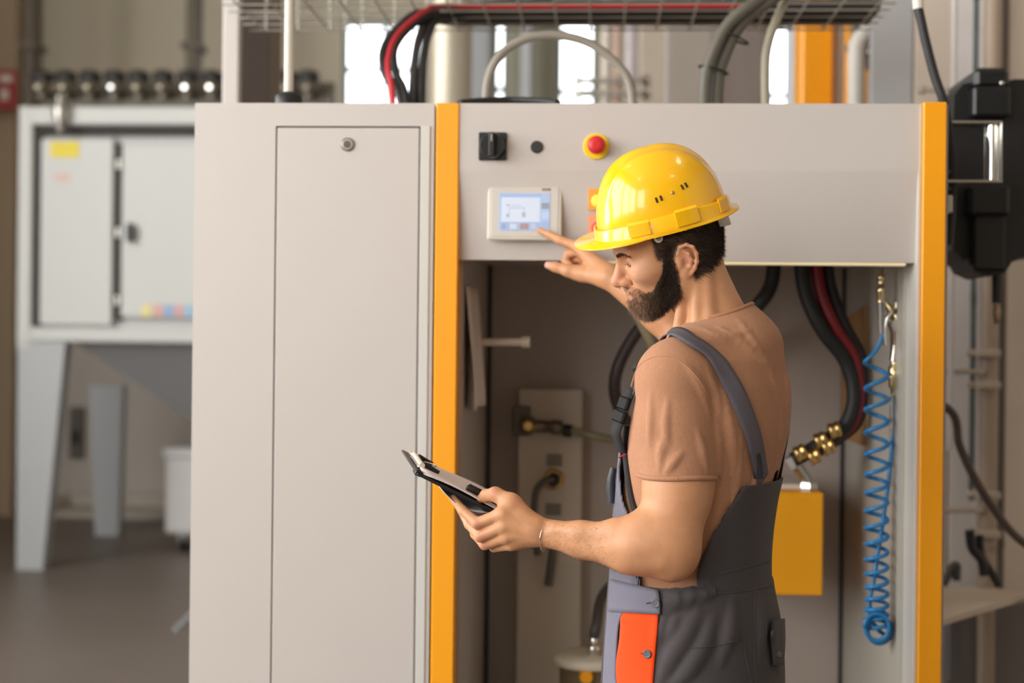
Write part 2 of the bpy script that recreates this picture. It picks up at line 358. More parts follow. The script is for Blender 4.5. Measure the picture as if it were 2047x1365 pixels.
# ------------------------------------------------------------------ machine with control panel and open booth
YD = .83                                              # booth depth
ox0, ox1 = X0(867), X0(913); px0, px1 = X0(1838), X0(1885)
mc = thing('spray_booth', ((ox0 + px1) / 2, YD / 2, 0), 'grey and orange machine with a control panel over an open booth', 'machine')
MB().box((ox0, -.004, 0), (ox1, .06, ZT), .0025).build('post', ORANGE, mc)
MB().box((px0, -.012, 0), (px1, .06, ZT + .002), .0025).build('post', ORANGE, mc)
MB().box((px1 + .0005, .0, 0), (px1 + .006, YD + .02, ZT - .002)).build('side_panel', mat('side_panel_grey', '8e8a90', .5), mc)
MB().box((px0 - .008, 0, 0), (px0 - .0005, .1, ZT - .002), .001).build('edge_strip', GREYL, mc)
bx0, bx1 = ox1, px0 - .008
zp = Z_(521, 1380)                                   # underside of the panel housing
zc = Z_(341, 1380)                                   # crease
TB = .022                                            # lower face leans back
def yface(z): return 0 if z >= zc else TB * (zc - z) / (zc - zp)
ANG = math.atan2(TB, zc - zp)
def on_face(u, v):
    y = 0.0
    for _ in range(5): y = yface(P(u, v, y).z)
    return P(u, v, y)
cp = MB()
cp.add([V(bx0, 0, ZT), V(bx1, 0, ZT), V(bx1, 0, zc), V(bx0, 0, zc), V(bx0, TB, zp), V(bx1, TB, zp), V(bx0, YD, ZT), V(bx1, YD, ZT), V(bx0, TB + .04, zp), V(bx1, TB + .04, zp), V(bx0, TB + .04, zp + .03), V(bx1, TB + .04, zp + .03), V(bx0, YD, zp + .03), V(bx1, YD, zp + .03)],
       [(0, 3, 2, 1), (3, 4, 5, 2), (0, 1, 7, 6), (4, 8, 9, 5), (8, 10, 11, 9), (10, 12, 13, 11), (6, 7, 13, 12), (0, 6, 12, 10, 8, 4, 3), (1, 2, 5, 9, 11, 13, 7)])
cpo = cp.build('control_panel', GREY, mc)
MB().box((bx0, .05, 0), (bx0 + .006, YD, zp + .03)).build('inner_side_wall', GREYIN, mc)
MB().box((bx1 - .006, .1, 0), (bx1, YD, zp + .03)).build('inner_side_wall', mat('inner_pale_sheet', 'b9b4aa', .35, var=.05, scale=4), mc)
MB().box((bx0, YD, 0), (bx1, YD + .006, zp + .03)).build('back_wall', GREYIN, mc)
MB().box((bx0, .05, 0), (bx1, YD, .05)).build('booth_floor', GREYIN, mc)
for u in (972, 1690):                                # dark corner angle profiles at the back
    q = P(u, 900, YD - .02); MB().box((q.x - .011, YD - .02, .05), (q.x + .011, YD - .001, zp + .03), .001).build('corner_profile', mat('corner_dark', '3f3b39', .6), mc)
# warm strip lamp under the front lip (right half)
la = P(1200, 525, TB + .03); lb_ = P(1806, 525, TB + .03)
sl = MB().box((la.x, TB + .002, zp - .006), (lb_.x, TB + .032, zp - .0005), .002).build('strip_lamp', mat('strip_lamp_warm', 'efe3bf', .4, emit='ecd9a6', estr=.8), mc)
# --- devices on the panel
sw = on_face(985, 293); s = .0305
so = MB().box((sw.x - s, -.008, sw.z - s), (sw.x + s, -.0002, sw.z + s), .002).build('rotary_switch', BLACK, mc)
MB().lathe(sw + V(0, -.008, .0), (0, -1, 0), [(0, .028), (.012, .0275), (.016, .0255)], 32).build('dial', mat('dial_black', '0f1013', .3, var=.1), so)
MB().box((sw.x - .0065, -.043, sw.z - .027), (sw.x + .0065, -.022, sw.z + .026), .003).build('grip', BLACK, so)
MB().box((sw.x - .0012, -.0436, sw.z + .006), (sw.x + .0012, -.043, sw.z + .022)).build('pointer_mark', mat('pointer_grey', 'b9aaa6', .5), so)
pg = on_face(1073, 294)
MB().lathe(pg, (0, -1, 0), [(0, .0135), (.003, .0135), (.005, .011)], 28).build('blanking_plug', mat('plug_black', '2a2a29', .5), mc)
es = on_face(1192, 293)
eo = MB().lathe(es, (0, -1, 0), [(0, .0285), (.003, .0285), (.0045, .027)], 36).build('emergency_stop', mat('estop_yellow', 'f5cf1c', .45), mc)
MB().lathe(es + V(0, -.0045, 0), (0, -1, 0), [(0, .0135), (.014, .0135), (.015, .019), (.026, .0195), (.0295, .0165), (.031, .008)], 36).build('push_knob', mat('estop_red', 'd0252a', .38), eo)
# touch screen on the leaning lower face
ts = on_face(1050, 425); Mts = Matrix.Translation(ts) @ Matrix.Rotation(-ANG, 4, 'X')
def tsp(u, v): q = on_face(u, v); return (q.x - ts.x, (q.z - ts.z) / math.cos(ANG))
a = tsp(975, 482); b = tsp(1124, 368)
to = MB().box((a[0], -.012, a[1]), (b[0], -.0005, b[1]), .003, Mts).build('touch_screen', mat('screen_bezel', 'd6d0c4', .4, var=.01), mc)
a2, b2 = tsp(983, 476), tsp(1117, 376)
MB().box((a2[0], -.0135, a2[1]), (b2[0], -.012, b2[1]), .001, Mts).build('bezel_face', mat('screen_bezel_face', 'cbc4bc', .4, var=.01), to)
def scr(name, u0, v0, u1, v1, d, col, e=1.0):
    p, q = tsp(u0, v1), tsp(u1, v0)
    return MB().box((p[0], -d, p[1]), (q[0], -.0135, q[1]), 0, Mts).build(name, mat('screen_' + col, col, .3, var=.0, emit=col, estr=e * .22), to)
scr('display', 998, 388, 1100, 464, .0142, 'a9bde0')
scr('display_window', 1003, 397, 1080, 446, .0145, 'ccd6ea')
scr('menu_bar', 1000, 389, 1083, 395, .0146, '9fb4dd')
scr('side_button', 1083, 408, 1098, 420, .0147, '8f98a8')
scr('side_button', 1083, 426, 1098, 440, .0147, 'b6c6e6')
scr('side_button', 1083, 446, 1098, 458, .0147, '9db2da')
scr('bottom_bar', 1000, 448, 1082, 462, .0145, 'a3b2d4')
for (u0, u1, c) in ((1004, 1012, '8fa3cf'), (1020, 1034, 'c3cee6'), (1041, 1057, '9a8f93'), (1062, 1072, 'b4c2de')): scr('icon_button', u0, 450, u1, 461, .0149, c)
scr('icon_mark', 1046, 453, 1052, 459, .0151, 'c98a76')
for (u0, v0, u1, v1) in ((1013, 411, 1020, 414), (1013, 430, 1019, 437), (1044, 427, 1051, 437), (1022, 413, 1042, 414), (1018, 416, 1019, 430), (1048, 416, 1049, 427), (1020, 418, 1048, 419)): scr('diagram_line', u0, v0, u1, v1, .0149, 'a8b3c8')
for (u0, u1) in ((1084, 1087), (1088, 1091), (1092, 1095), (1096, 1101)):
    p, q = tsp(u0, 383), tsp(u1, 378); MB().box((p[0], -.0138, p[1]), (q[0], -.0134, q[1]), 0, Mts).build('maker_mark', mat('maker_mark', '6d6a68', .5), to)
# illuminated push buttons with orange and white legend plates, mostly behind the helmet
for (v0, v1, c, em, bz) in ((377, 420, 'f7a13b', 'ffd34a', 402), (428, 470, 'e9a37a', 'ff3b26', 456)):
    q = on_face(1199, (v0 + v1) / 2); pa, pb_ = on_face(1176, v1), on_face(1222, v0)
    lp = MB().box((pa.x, -.003 - .0, pa.z), (pb_.x, 0, pb_.z), 0).build('legend_plate', mat('legend_' + c, c, .5), mc)
    lp.location = V(0, q.y, 0)
    ORG[lp.name] = ORG[mc.name] + V(0, q.y, 0)
    MB().lathe(on_face(1194, bz) + V(0, -.003, 0), (0, -1, 0), [(0, .013), (.006, .013), (.008, .011), (.012, .0105), (.014, .007)], 24).build('push_button', mat('button_' + em, em, .3, emit=em, estr=1.2), lp)
# ------------------------------------------------------------------ things inside the booth
rag = MB(); n = 9
pts = []
for i in range(n):
    for j in range(13):
        a, b = i / (n - 1), j / 12
        z = Z_(572, 930, .1) * (1 - b) + Z_(822 - 10 * a, 930, .1) * b
        y = .10 + .16 * a + .004 * math.sin(9 * b)
        x = bx0 + .012 + .012 * math.sin(a * 7 + b * 2.2) * (.3 + b) + .012 * b + .010 * a
        pts.append(V(x, y, z))
rag.add(pts, [(i * 13 + j, i * 13 + j + 1, (i + 1) * 13 + j + 1, (i + 1) * 13 + j) for i in range(n - 1) for j in range(12)], True)
ro = rag.build('wiping_rag', mat('rag_cloth', 'd3c8bd', .9, var=.08, scale=40, bump=.3, bscale=200))
ro.modifiers.new('thickness', 'SOLIDIFY').thickness = .004
tag(ro, 'off-white wiping rag hanging on the booth side wall', 'rag')
rd = thing('hook_rod', P(930, 684, .25), 'cream horizontal rod with a capped end sticking out in the booth', 'rod')
RODM = mat('rod_cream', 'cfc2b0', .5)
a, b = V(bx0 + .006, .25, Z_(684, 950, .25)), P(1056, 684, .25)
MB().rod(a, b, .0095, 16).build('bar', RODM, rd); MB().rod(b - V(.016, 0, 0), b + V(.004, 0, 0), .014, 18).build('end_cap', RODM, rd); MB().lathe(a, (1, 0, 0), [(0, .022), (.006, .022), (.008, .012)], 18).build('flange', RODM, rd)
# fitting plate on back wall
YP = YD - .09
pl = thing('connection_plate', P(1098, 1100, YD - .05), 'beige connection plate with hose fittings on the booth back wall', 'panel')
a, b = P(1030, 1400, YP), P(1165, 778, YP)
MB().box((a.x, YP, .05), (b.x, YD, b.z), .004).build('plate', mat('plate_beige', 'c9bdad', .5, var=.05), pl)
for (u, v) in ((1108, 920), (1106, 1018)): q0, q1 = P(u - 16, v + 12, YP), P(u + 16, v - 12, YP); MB().box((q0.x, YP - .002, q0.z), (q1.x, YP, q1.z)).build('label_plate', mat('label_grey', '857b70', .5), pl)
q = P(1046, 848, YP); MB().box((q.x - .03, YP - .012, q.z - .03), (q.x + .02, YP, q.z + .05), .003).build('valve_block', mat('block_grey', '6b645d', .5), pl)
q = P(1107, 957, YP); MB().lathe(q, (0, -1, 0), [(0, .028), (.006, .028), (.01, .022)], 24).build('brass_ring', BRASS, pl); MB().lathe(q + V(0, -.01, 0), (0, -1, 0), [(0, .018), (.03, .018), (.034, .012)], 24).build('black_socket', BLACK, pl)
pf = thing('powder_hose_fitting', P(1055, 850, YP - .02), 'brass fitting with a clear hose leading right from the plate', 'hose')
q = P(1056, 850, YP - .04)
MB().lathe(q, (1, 0, -.06), [(-.02, .018), (-.005, .024), (.012, .024), (.016, .017), (.06, .016), (.062, .02), (.09, .02), (.092, .014)], 20).build('fitting_body', mat('fitting_bronze', '7d7060', .35, metal=.7), pf)
MB().lathe(q, (0, -1, 0), [(-.012, .016), (.022, .016), (.026, .011)], 20).build('brass_knob', BRASS, pf)
MB().tube(spline([q + V(.09, 0, -.006), P(1150, 862, YP - .06), P(1200, 874, YP - .08), P(1280, 888, YP - .04), P(1310, 892, YD + .002)], 6), .0105, 12).build('clear_hose', mat('clear_hose', '8d8568', .35, var=.08), pf)
MB().lathe(P(1135, 861, YP - .05), (1, 0, -.15), [(-.012, .012), (-.01, .017), (.01, .017), (.012, .012)], 14).build('clamp', BLACK, pf)
hose('drain_hose', [P(1107, 957, YP - .035), P(1085, 965, YP - .05), P(1070, 990, YP - .05), P(1068, 1060, YP - .04), P(1075, 1110, YP - .04)], .009, mat('hose_grey_brown', '5e564f', .5), 'grey drain hose bending down from the black socket on the plate')
hose('loose_hose_end', [P(1106, 1075, YP - .03), P(1104, 1110, YP - .03), P(1096, 1170, YP - .03)], .011, mat('hose_grey_brown', '5e564f', .5), 'short grey hose end hanging low on the beige plate')
# powder hopper lid at the bottom, with fitting and hose
hpz = P(1165, 1315, .45)
hl = thing('powder_hopper', (hpz.x + .01, .45, .05), 'white-lidded powder hopper with a chrome fitting on the booth floor', 'hopper')
cx_, cy_ = hpz.x + .02, .45; HL = mat('lid_cream', 'd9cdb9', .45, var=.03)
MB().lathe((cx_, cy_, hpz.z - .015), (0, 0, 1), [(0, .085), (.004, .092), (.018, .092), (.026, .082), (.03, .05)], 36).build('lid', HL, hl)
MB().lathe((cx_, cy_, .052), (0, 0, 1), [(0, .06), (.06, .07), (hpz.z - .105, .078), (hpz.z - .07, .078)], 32).build('vessel', mat('vessel_amber', '6f5d45', .25, var=.1), hl)
q = P(1187, 1300, .40); MB().lathe((q.x, .42, q.z - .02), (0, 0, 1), [(0, .014), (.014, .014), (.015, .019), (.03, .019), (.031, .011), (.05, .011)], 18).build('chrome_fitting', CHROME, hl)
q2 = P(1172, 1352, .37); MB().lathe(q2, (0, -1, 0), [(-.02, .012), (.0, .018), (.012, .015)], 16).build('orange_knob', ORANGE, hl)
MB().tube(spline([V(q.x, .42, q.z + .03), P(1192, 1250, .42), P(1205, 1190, .5), P(1250, 1150, .6), P(1300, 1140, .72), P(1320, 1140, YD + .002)], 6), .013, 12).build('supply_hose', mat('hose_grey_dark', '4a4541', .5), hl)
# dark hoses behind the worker
hose('booth_hose', [V(P(1330, 545, .5).x, .5, zp + .034), P(1320, 600, .5), P(1262, 680, .5), P(1232, 745, .5), P(1232, 800, .52), P(1262, 850, .55), P(1330, 880, .64), P(1370, 892, YD + .002)], .0155, mat('ribbed_brown_hose', '3b2f2b', .5, var=.2, scale=60), 'dark brown hose arching behind the strap buckle of the worker')
hose('clear_paint_hose', [V(P(1228, 535, .35).x, .35, zp + .034), P(1262, 600, .35), P(1295, 670, .35), P(1330, 740, .42), P(1385, 830, .58), P(1420, 880, YD + .002)], .0135, mat('hose_yellowish', '9d9273', .35, var=.05), 'yellowish clear hose slanting down below the beard of the worker')
hose('booth_hose', [V(P(1548, 530, .45).x, .45, zp + .034), P(1541, 570, .45), P(1515, 610, .45), P(1468, 655, .54), P(1440, 690, .68), P(1425, 705, YD + .002)], .018, RUBBER, 'black hose curving down behind the nape of the worker')
for (o1, c, r, lb) in (((0, 0, 0), RUBBER, .019, 'thick black hose at the left of the bundle into the yellow box'), ((.035, .01, .012), REDCAB, .0155, 'dark red hose in the middle of the bundle into the yellow box'), ((.064, .03, .02), RUBBER, .015, 'black hose at the right of the bundle beside the wooden board')):
    off = Vector(o1); base = [V(P(1600, 530, .4).x, .4, zp + .034), P(1612, 590, .4), P(1645, 660, .4), P(1690, 720, .42), P(1708, 790, .42), P(1690, 850, .42), P(1640, 888, .42), P(1585, 920, .42)]
    kk = [1, 1, .85, .6, .35, .5, .8, 1]
    hose('bundle_hose', [p + off * q for p, q in zip(base, kk)], r, c, lb, group='hoses of the bundle')
# orange bands (brass-yellow clamps) near the lower end of the bundle
for (u, v, d, lb) in ((1668, 860, (.9, 0, .3), 'brass ferrule farthest right, next to the bend of the hose bundle'), (1640, 880, (.9, 0, .35), 'brass ferrule in the middle of the upper row on the hose bundle'), (1655, 893, (.9, 0, .4), 'brass ferrule at the right of the lower row above the yellow box'), (1627, 912, (.9, 0, .4), 'brass ferrule at the left of the lower row above the yellow box'), (1600, 905, (.8, 0, .4), 'brass ferrule nearest the steel elbow of the yellow box')):
    c = P(u, v, .385); m = MB().lathe(c, d, [(-.014, .012), (-.013, .019), (-.006, .02), (-.004, .018), (.004, .018), (.006, .02), (.013, .019), (.014, .012)], 16)
    tag(m.build('hose_ferrule', BRASS), lb, 'fitting', 'brass hose ferrules')
# yellow pump box
yb = thing('pump_box', P(1590, 1190, .45), 'yellow sheet-metal pump box mounted on the booth back wall', 'box')
a, b = P(1470, 1188, .40), P(1647, 985, .40)
MB().box((a.x, .40, a.z), (b.x, YD, b.z), .004).build('case', mat('box_yellow', 'f0a410', .42, var=.03), yb)
MB().box((a.x + .03, .46, b.z), (P(1630, 960, .5).x, .7, b.z + .014), .003).build('top_plate', mat('top_plate_pale', 'd9cdbf', .4), yb)
MB().tube(spline([P(1612, 975, .45), P(1608, 955, .45), P(1595, 935, .44), P(1585, 920, .43)], 5), [.016, .012], 14).build('elbow_fitting', STEEL, yb)
MB().lathe(P(1616, 974, .45), (0, 0, 1), [(-.012, .022), (.0, .024), (.012, .022), (.013, .016)], 6, False).build('hex_nut', STEEL, yb)
MB().lathe(P(1585, 922, .43), (-.4, 0, .8), [(-.016, .017), (.014, .019), (.016, .014)], 6, False).build('hex_nut', STEEL, yb)
# wooden board leaning in the corner
wb = MB().prism([V(bx1 - .0065, .50, P(1740, 885, .6).z), V(bx1 - .0065, .80, P(1740, 885, .6).z), V(bx1 - .0065, .80, P(1706, 640, .78).z), V(bx1 - .0065, .50, P(1748, 612, .5).z)], V(-.012, 0, 0))
tag(wb.build('wooden_board', mat('plywood', 'a97f4f', .6, var=.12, scale=6, stretch=(8, 8, .6))), 'brown plywood board leaning in the right booth corner', 'board')
# ------------------------------------------------------------------ blue coil air hose and blow gun on the right
BLUE = mat('blue_polyurethane', '1f78b4', .3, var=.05)
YA = .16
ch = thing('coil_air_hose', P(1752, 1290, YA), 'blue coiled air hose hanging at the right of the booth', 'hose')
sc = 1 / (FPX / (YA - CAM.y))                         # metres per pixel there
top = P(1760, 690, YA)
ext = [722, 776, 818, 864, 908, 949, 985, 1021, 1055, 1087, 1118, 1147, 1174, 1198, 1219, 1238, 1254]
path = [P(1763, 640, YA), P(1763, 672, YA), P(1752, 700, YA)]
Rc = 22 * sc; cxp = 1752
for i in range(len(ext) - 1):
    for k in range(12):
        t = k / 12; v = ext[i] + (ext[i + 1] - ext[i]) * t; u = cxp - 22 * math.cos(2 * math.pi * t)
        p = P(u, v, YA); path.append(p + V(0, Rc * math.sin(2 * math.pi * t), 0))
for k in range(44):                                   # loose rings at the foot of the coil, seen end-on
    t = k / 12 * 2 * math.pi; uc = 1752 + 8 * (k / 44); path.append(P(uc - 24 * math.cos(t), 1252 + 11 * (k / 44) - 26 * math.sin(t), YA - .03 + .06 * k / 44))
path += [P(1738, 1236, YA + .0), P(1748, 1150, YA + .005), P(1764, 1050, YA + .01), P(1778, 950, YA + .015), P(1784, 868, YA + .02)]
MB().tube(spline(path, 2), .0049, 8).build('tube', BLUE, ch)
def spring(p0, p1, R, turns, r, name, m, par):
    pts = []; d, sd, up = basis(p1 - p0)
    for k in range(turns * 8 + 1): t = k / (turns * 8); a = 2 * math.pi * turns * t; pts.append(p0 + (p1 - p0) * t + sd * R * math.cos(a) + up * R * math.sin(a))
    return MB().tube(pts, r, 5).build(name, m, par)
spring(P(1761, 606, YA), P(1763, 668, YA), .0072, 20, .0014, 'strain_relief_spring', STEEL, ch)
MB().rod(P(1761, 600, YA), P(1763, 672, YA), .0045, 10).build('spring_core', BLUE, ch)
MB().lathe(P(1761, 604, YA), (0, 0, 1), [(0, .0085), (.018, .0085), (.02, .0105), (.034, .0105), (.036, .008), (.05, .0075), (.052, .009), (.062, .009), (.064, .005), (.08, .005)], 16).build('coupling', mat('nickel_brass', 'd8c49c', .25, metal=1), ch)
spring(P(1785, 792, YA + .02), P(1784, 872, YA + .02), .0068, 24, .0013, 'strain_relief_spring', STEEL, ch)
MB().rod(P(1785, 790, YA + .02), P(1784, 872, YA + .02), .0045, 10).build('spring_core', BLUE, ch)
bg = thing('blow_gun', P(1790, 790, YA + .02), 'chrome blow gun hanging beside the blue coil hose', 'air gun')
NB = mat('nickel_brass', 'd8c49c', .25, metal=1)
MB().lathe(P(1786, 778, YA + .02), (.03, 0, 1), [(-.012, .006), (0, .007), (.004, .0115), (.03, .0135), (.05, .0135), (.055, .009), (.062, .009)], 16).build('quick_coupling', NB, bg)
MB().tube(spline([P(1788, 722, YA + .02), P(1792, 690, YA + .02), P(1792, 660, YA + .02), P(1786, 640, YA + .02)], 5), [.011, .0175], 16).build('handle', CHROME, bg)
MB().lathe(P(1800, 645, YA + .02), (-.6, 0, .8), [(-.004, .008), (.0, .012), (.028, .013), (.03, .009), (.045, .0085), (.05, .006), (.07, .005)], 14).build('valve_head', NB, bg)
MB().tube(spline([P(1783, 622, YA + .0), P(1772, 640, YA + .0), P(1768, 668, YA + .0), P(1770, 690, YA + .0)], 5), .0045, 8).build('trigger', CHROME, bg)
MB().rod(P(1790, 628, YA + .02), P(1792, 605, YA + .02), .005, 10).build('hook', NB, bg)
hk = MB().box(P(1797, 632, YA + .03), P(1826, 612, YA + .06), .002).tube([P(1800, 622, YA + .02), P(1786, 618, YA + .0)], .004, 8)
tag(hk.build('wall_hook', mat('hook_olive', '6e6a58', .5)), 'small metal wall hook holding the blow gun', 'hook')
# guide profile on the inner right wall
MB().box((P(1813, 900, .12).x, .10, .05), (P(1817, 900, .12).x, .13, zp), 0).build('guide_profile', mat('profile_blue_grey', '6f7f84', .5), mc)
# ------------------------------------------------------------------ on top of and above the machine
PIPEW = mat('pipe_cream', 'd9d3c6', .45, var=.03)
pt = thing('roof_pole', P(577, 205, .06), 'cream pole on a black base standing on the grey cabinet', 'pole')
q = P(577, 190, .06)
MB().rod((q.x, .06, ZT), (q.x, .06, 3.4), .0108, 16).build('tube', PIPEW, pt)
MB().lathe((q.x, .06, ZT), (0, 0, 1), [(0, .031), (.024, .031), (.030, .024), (.034, .014)], 28).build('base', BLACK, pt)
HOSEG = mat('hose_warm_grey', '8d857a', .5, var=.06, scale=40)
hose('arched_conduit', [V(P(972, 205, .4).x, .4, ZT - .004), V(P(972, 205, .4).x, .4, ZT + .02), P(975, 165, .4), P(1000, 110, .4), P(1050, 78, .4), P(1110, 70, .4), P(1175, 85, .4), P(1225, 120, .4), P(1258, 165, .4), V(P(1268, 205, .4).x, .4, ZT + .02), V(P(1268, 205, .4).x, .4, ZT - .004)], .011, HOSEG, 'grey conduit arching over the middle of the machine top', 'conduit')
mt = MB().tube(spline([P(918, 206, .1), P(960, 202, .16), P(1020, 200, .2), P(1080, 202, .16), P(1115, 206, .1)], 8), .008, 10)
tag(mt.build('lying_cable', RUBBER), 'thin black cable lying on the machine top edge', 'cable')
HOSED = mat('hose_olive_grey', '5d584e', .5, var=.1, scale=60)
for i, (du, dy, lb) in enumerate(((0, 0, 'left one of the two thick olive hoses rising from the machine top'), (25, .02, 'right one of the two thick olive hoses rising from the machine top'))):
    hose('thick_hose', [V(P(1408 + du, 205, .45 + dy).x, .45 + dy, ZT - .004), P(1410 + du, 165, .45 + dy), P(1422 + du, 115, .45 + dy), P(1455 + du, 50, .45 + dy), P(1505 + du, 8, .45 + dy), P(1570 + du, -28, .5 + dy), P(1700 + du, -60, .6 + dy)], .0155, HOSED, lb, group='thick olive hoses')
for (u, v, d) in ((1466, 75, (-.7, .1, .7)), (1426, 140, (-.15, .1, 1))):
    c = P(u, v, .46); dd, sd, up = basis(d); ring = [c + sd * .021 * math.cos(a) + up * .033 * math.sin(a) for a in [2 * math.pi * k / 20 for k in range(21)]]
    ring = [c + (RGT * math.cos(a) * .036 + V(0, 1, 0) * math.sin(a) * .024 + UPV * math.cos(a) * (-.016 if v < 100 else -.010)) for a in [2 * math.pi * k / 20 for k in range(21)]]
    tag(MB().tube(ring, .003, 6).build('cable_tie', BLACK), 'black cable tie around the thick hoses, %s' % ('upper one near the tray' if v < 100 else 'lower one near the machine top'), 'cable tie', 'cable ties')
hose('slim_hose', [V(P(1533, 205, .5).x, .5, ZT - .004), P(1530, 150, .5), P(1534, 95, .5), P(1552, 40, .5), P(1585, -20, .55), P(1640, -70, .6)], .0115, mat('hose_khaki', '9a917f', .5, var=.05), 'slim khaki hose right of the thick olive hoses')
# ---- wire cable tray with cables
ty0, ty1 = .85, 1.27; tz = P(1000, 60, ty1).z
tx0, tx1 = P(500, 0, ty1).x, P(1745, 0, ty1).x
WIRE = mat('galvanised_wire', 'b4aea4', .4, metal=.6, var=.05)
tr = thing('wire_cable_tray', ((tx0 + tx1) / 2, (ty0 + ty1) / 2, tz), 'galvanised wire cable tray running above the machine', 'cable tray')
for i in range(6):
    y = ty0 + (ty1 - ty0) * i / 5; MB().rod((tx0, y, tz), (tx1, y, tz), .003, 6).build('long_wire', WIRE, tr)
for y in (ty0, ty1):
    for h in (.05, .1): MB().rod((tx0, y, tz + h), (tx1, y, tz + h), .003, 6).build('long_wire', WIRE, tr)
nw = 19
for i in range(nw):
    x = tx0 + (tx1 - tx0) * (i + .5) / nw
    MB().tube([(x, ty0, tz + .11), (x, ty0, tz - .004), (x, ty1, tz - .004), (x, ty1, tz + .11)], .003, 6, smooth=False).build('cross_wire', WIRE, tr)
for x in (tx0 + .3, tx1 - .3):
    for y in (ty0, ty1): MB().rod((x, y, tz - .006), (x, y, ZC), .004, 6).build('hanger_rod', WIRE, tr)
for (y, h, r, m, nm, lb, u0) in ((ty1 - .04, .026, .027, RUBBER, 'tray_cable', 'black cable at the rear of the wire tray', 800), (ty1 - .095, .026, .026, RUBBER, 'tray_cable', 'second black cable from the rear in the wire tray', 830),
                         (ty1 - .148, .024, .025, mat('cable_charcoal', '3c393a', .5), 'tray_cable', 'charcoal cable in the middle of the wire tray', 850), (ty1 - .2, .024, .024, RUBBER, 'tray_cable', 'black cable at the front of the wire tray', 870)):
    x0_ = P(u0 + 110, 30, y).x
    a = [V(tx1 - .02, y, tz + h), V(x0_ + .7, y, tz + h), V(x0_ + .25, y, tz + h), V(x0_, y, tz + h)]
    o_ = {800: 0, 830: 22, 850: 0, 870: 17}[u0]
    e = [P(838 + o_, 30, 1.0), P(792 + o_, 60, .92), P(766 + o_, 100, .82), P(770 + o_, 148, .72), P(798 + o_ * .5, 188, .62), V(P(814 + o_ * .4, 205, .6).x, .6, ZT - .004)] if u0 < 840 else [P(866 + o_, 30, 1.04), P(840 + o_, 68, .94), P(830 + o_, 115, .8), P(826 + o_, 165, .66), V(P(824 + o_, 205, .62).x, .62, ZT - .004)]
    hose(nm, a + e, [r * .86] * 25 + [r * .86 + (.0115 - r * .86) * min(1, k_ / 14) for k_ in range(len(a + e) * 8 - 7 - 25)], m, lb, 'cable', 'cables in the wire tray')
y = ty1 - .26
hose('red_cable', [V(P(1480, 20, y).x, y, tz + .012), V(P(1200, 20, y).x, y, tz + .012), V(P(950, 20, y).x, y, tz + .012), P(872, 12, y - .05), P(822, 42, .86), P(790, 76, .78), P(777, 112, .7), P(776, 142, .62), P(783, 175, .55), V(P(790, 205, .5).x, .5, ZT - .004)], .0075, mat('red_cable_bright', 'c22530', .45), 'red cable running along the tray and down into the cabinet', 'cable')
# ---- tall side panel post left
sp = thing('duct_housing', P(500, 600, 1.5), 'grey sheet-metal housing post rising behind the grey cabinet', 'post')
a = P(445, 100, 1.2); b = P(477, 100, 1.2); MB().box((a.x, 1.2, 0), (b.x, 1.24, 4.2), .003).build('front_face', GREY, sp)
MB().box((b.x - .02, 1.24, 0), (b.x - .004, 1.8, 4.2)).build('side_face', mat('housing_side', '6b6365', .6), sp)
a = P(520, 0, 1.78); MB().box((b.x - .004, 1.62, 0), (P(562, 100, 1.8).x, 1.8, 4.2)).build('rear_face', mat('housing_rear', '76685f', .6), sp)
# ---- pipes, ducts and columns in the hall behind
def upright(name, u0, u1, y, m, label, cat='column', d=.2, rnd=False, z0=0.0, z1=5.2, group=None):
    a, b = P(u0, 100, y), P(u1, 100, y)
    if rnd:
        r = (b.x - a.x) / 2; c = (a.x + b.x) / 2; mb = MB().lathe((c, y + r, z0), (0, 0, 1), [(0, r * 1.25), (.03, r * 1.25), (.031, r), (z1 - z0 - .4, r), (z1 - z0 - .39, r * 1.12), (z1 - z0 - .34, r * 1.12), (z1 - z0 - .33, r), (z1 - z0, r)], 24)
    else:
        mb = MB().box((a.x, y, z0), (b.x, y + d, z1), min(.01, (b.x - a.x) * .1)).box((a.x - .02, y - .02, z0), (b.x + .02, y + d + .02, z0 + .03))
    return tag(mb.build(name, m), label, cat, group)
upright('round_duct', 852, 940, 4.5, mat('duct_galvanised', 'c2b8a6', .35, metal=.35, var=.06, stretch=(1, 1, .3)), 'wide galvanised round duct behind the machine top', 'duct', rnd=True)
upright('steel_column', 938, 980, 5.5, mat('col_blue_grey', '9a9c9f', .5), 'blue-grey steel column right of the round duct')
upright('panel_column', 1018, 1110, 6.0, mat('col_green_beige', 'aaa997', .6), 'wide pale green column behind the arched conduit')
upright('slim_column', 1042, 1062, 5.6, mat('col_pale', 'b9bcc0', .5), 'slim pale column in front of the green column')
upright('copper_pipe', 1226, 1240, 4.2, mat('pipe_pink', 'c7a89a', .4), 'pinkish vertical pipe behind the arched conduit', 'pipe', rnd=True)
upright('steel_pipe', 1202, 1222, 4.4, mat('pipe_pale', 'cfc6bc', .4), 'pale vertical pipe left of the pinkish pipe', 'pipe', rnd=True)
upright('steel_pipe', 1250, 1276, 4.3, mat('pipe_silver', 'd5cdd2', .35), 'silvery vertical pipe right of the pinkish pipe', 'pipe', rnd=True)
upright('panel_column', 1278, 1332, 4.8, mat('col_cream', 'c2b4a5', .6), 'cream column right of the silvery pipe')
upright('booth_wall_panel', 1330, 1425, 3.2, mat('panel_grey', '9b948d', .5), 'grey sheet panel behind the two thick hoses', 'panel', d=.05)
upright('booth_wall_panel', 1427, 1528, 3.6, mat('panel_brown_grey', '8b7f78', .5), 'brown-grey sheet panel between the thick and slim hoses', 'panel', d=.05)
upright('steel_column', 1583, 1600, 3.0, mat('col_ice', 'c9cfd6', .5), 'narrow pale blue column left of the orange column')
